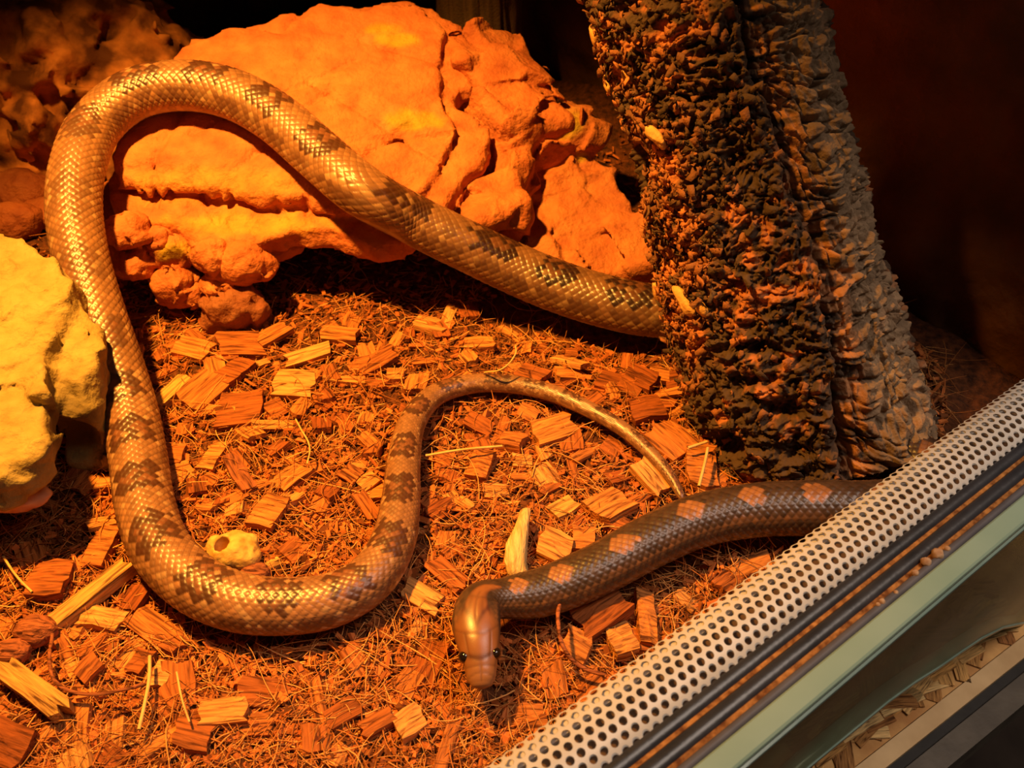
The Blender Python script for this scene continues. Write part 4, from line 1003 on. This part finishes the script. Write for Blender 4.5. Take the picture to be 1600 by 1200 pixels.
for px_, py_, r_, lab_ in ((20, 1018, .0058, 'small round brown nut-like lump by the corner splinter'), (398, 895, .0050, 'smooth reddish rounded lump beside the holed knot'), (55, 985, .0070, 'dark red-brown lump at the end of the long splinter')):
    p = at(px_, py_, r_ * .5); o = link('round_lump', lump_mesh('round_lump', r_, int(px_), 10, (1.2, .9, .8), .25), mat=M_DARKCHIP); o.location = p; tag(o, lab_, 'wood lump')

# scattered smaller chips, each one a thing; positions kept in view and off the rocks
mask_polys = [[(0, 350), (110, 420), (170, 540), (165, 700), (60, 770), (0, 800)], [(165, 60), (740, 0), (860, 130), (1010, 330), (1060, 440), (1060, 530), (700, 470), (430, 500), (380, 500), (180, 440)],
              [(1060, 440), (1450, 440), (1450, 740), (1130, 745), (1080, 560)], [(745, 1200), (1600, 585), (1600, 1200)]]
def in_poly(x_, y_, poly):
    c = False
    for k in range(len(poly)):
        (x0, y0), (x1, y1) = poly[k], poly[k - 1]
        if (y0 > y_) != (y1 > y_) and x_ < (x1 - x0) * (y_ - y0) / (y1 - y0) + x0: c = not c
    return c
variants = [chip_mesh('husk_chip', *dims, 700 + k, te) for k, (dims, te) in enumerate([((.013, .008, .0032), 4), ((.011, .009, .0035), 5), ((.016, .006, .003), 3), ((.010, .007, .0028), 4), ((.014, .010, .0038), 5), ((.009, .008, .003), 4),
            ((.018, .0045, .0028), 3), ((.012, .0065, .003), 4), ((.015, .0085, .0035), 5), ((.008, .006, .003), 4)])]
cnt = 0; tries = 0
KIND = ['oblong', 'squarish', 'narrow splinter-like', 'small oblong', 'broad', 'small square', 'very thin long', 'slim oblong', 'wide', 'tiny blocky']
def place_of(x_, y_):
    if y_ > 590 and 255 < x_ < 600 and y_ < 930 and in_poly(x_, y_, [(240, 600), (640, 600), (620, 860), (540, 930), (330, 920), (260, 840)]): return 'inside the big body loop'
    if in_poly(x_, y_, [(640, 640), (760, 600), (930, 640), (1070, 790), (900, 890), (740, 920), (640, 860)]): return 'between the tail and the neck'
    if y_ < 600 and x_ < 760: return 'at the mouth of the dark hollow under the slab'
    if x_ > 760 and y_ < 800: return 'between the tail and the cork trunk'
    if x_ > 800 and y_ >= 800: return 'between the neck and the perforated strip'
    if x_ < 330 and y_ < 1000: return 'between the cream stone and the lower coil'
    if x_ < 420: return 'around the thick yellow splinter and straws'
    if y_ < 1010: return 'between the lower coil and the head'
    return 'in the open bedding past the snout'
while cnt < 190 and tries < 9000:
    tries += 1
    x_, y_ = random.uniform(-10, 1420), random.uniform(480, 1200)
    if random.random() > .45 + .55 * (y_ < 760): continue
    if any(in_poly(x_, y_, p) for p in mask_polys): continue
    p = at(x_, y_)
    if under_snake(p[0], p[1], .003): continue
    k = random.randrange(len(variants)); rr = .0052
    if any((p[0] - a) ** 2 + (p[1] - b_) ** 2 < (.55 * (rr + c)) ** 2 for a, b_, c in placed): continue
    o = link('husk_chip', variants[k], mat=M_CHIP); f_ = random.uniform(.75, 1.25); o.scale = (f_, f_, f_ * random.uniform(.8, 1.2))
    o.location = (p[0], p[1], gz(p[0], p[1]) + .0022); o.rotation_euler = (random.uniform(-.28, .28), random.uniform(-.28, .28), random.uniform(0, 6.28))
    lab_ = KIND[k] + ' husk chip ' + place_of(x_, y_); tag(o, lab_, 'wood chip', KIND[k] + ' chips ' + place_of(x_, y_))
    placed.append((p[0], p[1], .005)); cnt += 1

def scatter_px(n, y0, y1):
    x_ = rng.uniform(-60, 1480, n * 2); y_ = rng.uniform(y0, y1, n * 2)
    r_ = FWD[None] + RGT[None] * ((x_ - 800) / FPX)[:, None] - UPV[None] * ((y_ - 600) / FPX)[:, None]
    p = CAM + r_ * (-CAM[2] / r_[:, 2])[:, None]
    ok = ((p - A0) @ N2 < -.004) & ((p - A0) @ D2 < SR - .03) & ((p - A0) @ N2 > BACK + .02)
    p = p[ok][:n]
    d2 = (p[:, 0:1] - SNX[None]) ** 2 + (p[:, 1:2] - SNY[None]) ** 2
    p = p[~np.any((d2 < (SNR * .85)[None] ** 2) & (SNZ < .03)[None], 1)]
    p[:, 2] = ground_h(p[:, 0], p[:, 1]); return p
def strands(name, p, Lf, rf, col, zlo, zhi, label, n=7, wob=14, cv0=55, elv=.16):
    m = len(p); a = rng.uniform(0, 2 * np.pi, m); cv = rng.normal(0, cv0, m); el = rng.normal(0, elv, m); st = Lf / (n - 1)
    q = p.copy(); z0 = p[:, 2] + rng.uniform(zlo, zhi, m); q[:, 2] = z0; rows = []
    for k in range(n):
        sd = np.stack([-np.sin(a), np.cos(a), 0 * a], 1); tp = 1 - .6 * (k / (n - 1)) ** 2
        for e in range(3):
            b_ = 2 * math.pi * e / 3; rows.append(q + (rf * tp)[:, None] * (sd * math.cos(b_) + np.array([[0, 0, math.sin(b_)]])))
        q = q + np.stack([np.cos(a), np.sin(a), el], 1) * st[:, None]; a = a + cv * st; cv = cv + rng.normal(0, wob, m); el = el + rng.normal(0, .08, m)
        q[:, 2] = np.clip(q[:, 2], -.006, z0 + .004)
    V = np.stack(rows, 1); nv = V.shape[1]
    f = np.array([(3 * k + e, 3 * k + (e + 1) % 3, 3 * k + 3 + (e + 1) % 3, 3 * k + 3 + e) for k in range(n - 1) for e in range(3)])
    F = (f[None] + (np.arange(m) * nv)[:, None, None]).reshape(-1, 4)
    o = link(name, mesh_np(name, V.reshape(-1, 3), F, True, np.clip(np.repeat(col, nv, 0), 0, .9)), mat=M_FIB)
    tag(o, label, 'fibre', kind='stuff')
p = np.concatenate([scatter_px(15000, 430, 1230), scatter_px(900, 60, 430)]); m = len(p)
Lf = np.where(rng.random(m) < .70, rng.uniform(.005, .015, m), rng.uniform(.013, .034, m))
fc = np.where((rng.random(m) < .60)[:, None], np.array([[.50, .175, .042]]), np.array([[.74, .36, .11]])) * rng.uniform(.65, 1.2, m)[:, None]
strands('coir_fibres', p, Lf, rng.uniform(.00012, .00034, m), fc, -.0005, .0046, 'tangled fine orange coconut fibres all over the bedding')
# crumbs and shreds
p = np.concatenate([scatter_px(17000, 430, 1230), scatter_px(3500, 60, 430)]); m = len(p)
cube = np.array([(a, b_, c) for a in (-1, 1) for b_ in (-1, 1) for c in (-1, 1)], float)
cf = np.array([(0, 1, 3, 2), (4, 6, 7, 5), (0, 4, 5, 1), (2, 3, 7, 6), (0, 2, 6, 4), (1, 5, 7, 3)])
sz = rng.uniform(.5, 1, (m, 1)) * np.stack([rng.uniform(.0010, .0050, m), rng.uniform(.0005, .0018, m), rng.uniform(.0003, .0009, m)], 1)
a, t_, u_ = rng.uniform(0, 6.28, m), rng.normal(0, .45, m), rng.normal(0, .45, m); o_, l_ = np.zeros(m), np.ones(m)
def mats(rows): return np.stack([np.stack(r_, -1) for r_ in rows], -2)
Rm = mats([[np.cos(a), -np.sin(a), o_], [np.sin(a), np.cos(a), o_], [o_, o_, l_]]) @ mats([[np.cos(t_), o_, np.sin(t_)], [o_, l_, o_], [-np.sin(t_), o_, np.cos(t_)]]) @ mats([[l_, o_, o_], [o_, np.cos(u_), -np.sin(u_)], [o_, np.sin(u_), np.cos(u_)]])
v_ = (cube[None] * sz[:, None] * rng.uniform(.5, 1.15, (m, 8, 3))) @ Rm.transpose(0, 2, 1) + p[:, None]
v_[..., 2] += rng.uniform(0, .0026, m)[:, None]
cc = np.array([[.42, .125, .030]]) * (.25 + 1.3 * rng.random(m) ** 1.3)[:, None]
tag(link('husk_crumbs', mesh_np('husk_crumbs', v_.reshape(-1, 3), (cf[None] + (np.arange(m) * 8)[:, None, None]).reshape(-1, 4), False, np.clip(np.repeat(cc, 8, 0), 0, .9)), mat=M_FIB),
    'loose orange-brown shreds and crumbs of coconut husk', 'husk crumbs', kind='stuff')
# a few long single fibres and thin stems that stand out
def stem(pts, r_, label, colr, name='thin_stem'):
    c = bpy.data.curves.new(name, 'CURVE'); c.dimensions = '3D'; c.bevel_depth = r_; c.bevel_resolution = 2
    sp_ = c.splines.new('BEZIER'); sp_.bezier_points.add(len(pts) - 1)
    for bp_, q in zip(sp_.bezier_points, pts):
        bp_.co = at(*q); bp_.handle_left_type = bp_.handle_right_type = 'AUTO'
    o = bpy.data.objects.new(name, c); dg = None
    me = bpy.data.meshes.new_from_object(o); bpy.data.objects.remove(o)
    me.materials.clear(); tag(link(name, me, mat=colr), label, 'stem')
M_STEM = noise_mat('straw', [(0.3, (0.62, 0.36, 0.11)), (0.7, (0.78, 0.50, 0.18))], 200, 0.6, 0.3)
stem([(234, 1025, .006), (233, 1060, .006), (226, 1100, .006), (217, 1140, .005)], .0007, 'pale straw stem lying upright in the near bedding', M_STEM)
stem([(276, 1050, .007), (285, 1095, .007), (296, 1128, .005)], .0004, 'thin short straw right of the pale stem', M_STEM)
stem([(82, 990, .006), (78, 1040, .007), (92, 1070, .007), (140, 1085, .006), (190, 1078, .006), (230, 1068, .004)], .0007, 'long curved red fibre around the ragged chip', M_DARKCHIP)
stem([(757, 582, .012), (785, 576, .018), (804, 556, .020), (806, 540, .018)], .0004, 'single curled fibre rising by the tail', M_STEM)
stem([(1075, 700, .008), (1105, 690, .009)], .0007, 'short straw on the chip by the trunk', M_STEM)
stem([(1092, 760, .010), (1102, 720, .011), (1106, 700, .010)], .0007, 'straw lying on the big squared chip', M_STEM)
stem([(5, 870, .004), (30, 905, .006), (50, 925, .005)], .0005, 'thin straw in the shade of the cream stone', M_STEM)
stem([(665, 712, .006), (720, 703, .007), (785, 697, .006)], .0006, 'long thin straw inside the tail curve', M_STEM)
stem([(480, 725, .005), (484, 700, .006), (470, 670, .006), (462, 655, .005)], .0004, 'wavy thin straw inside the loop', M_STEM)
stem([(875, 940, .012), (872, 970, .016), (880, 1010, .012), (905, 1040, .008), (945, 1055, .008)], .0008, 'loose red fibre arching below the neck', M_DARKCHIP)
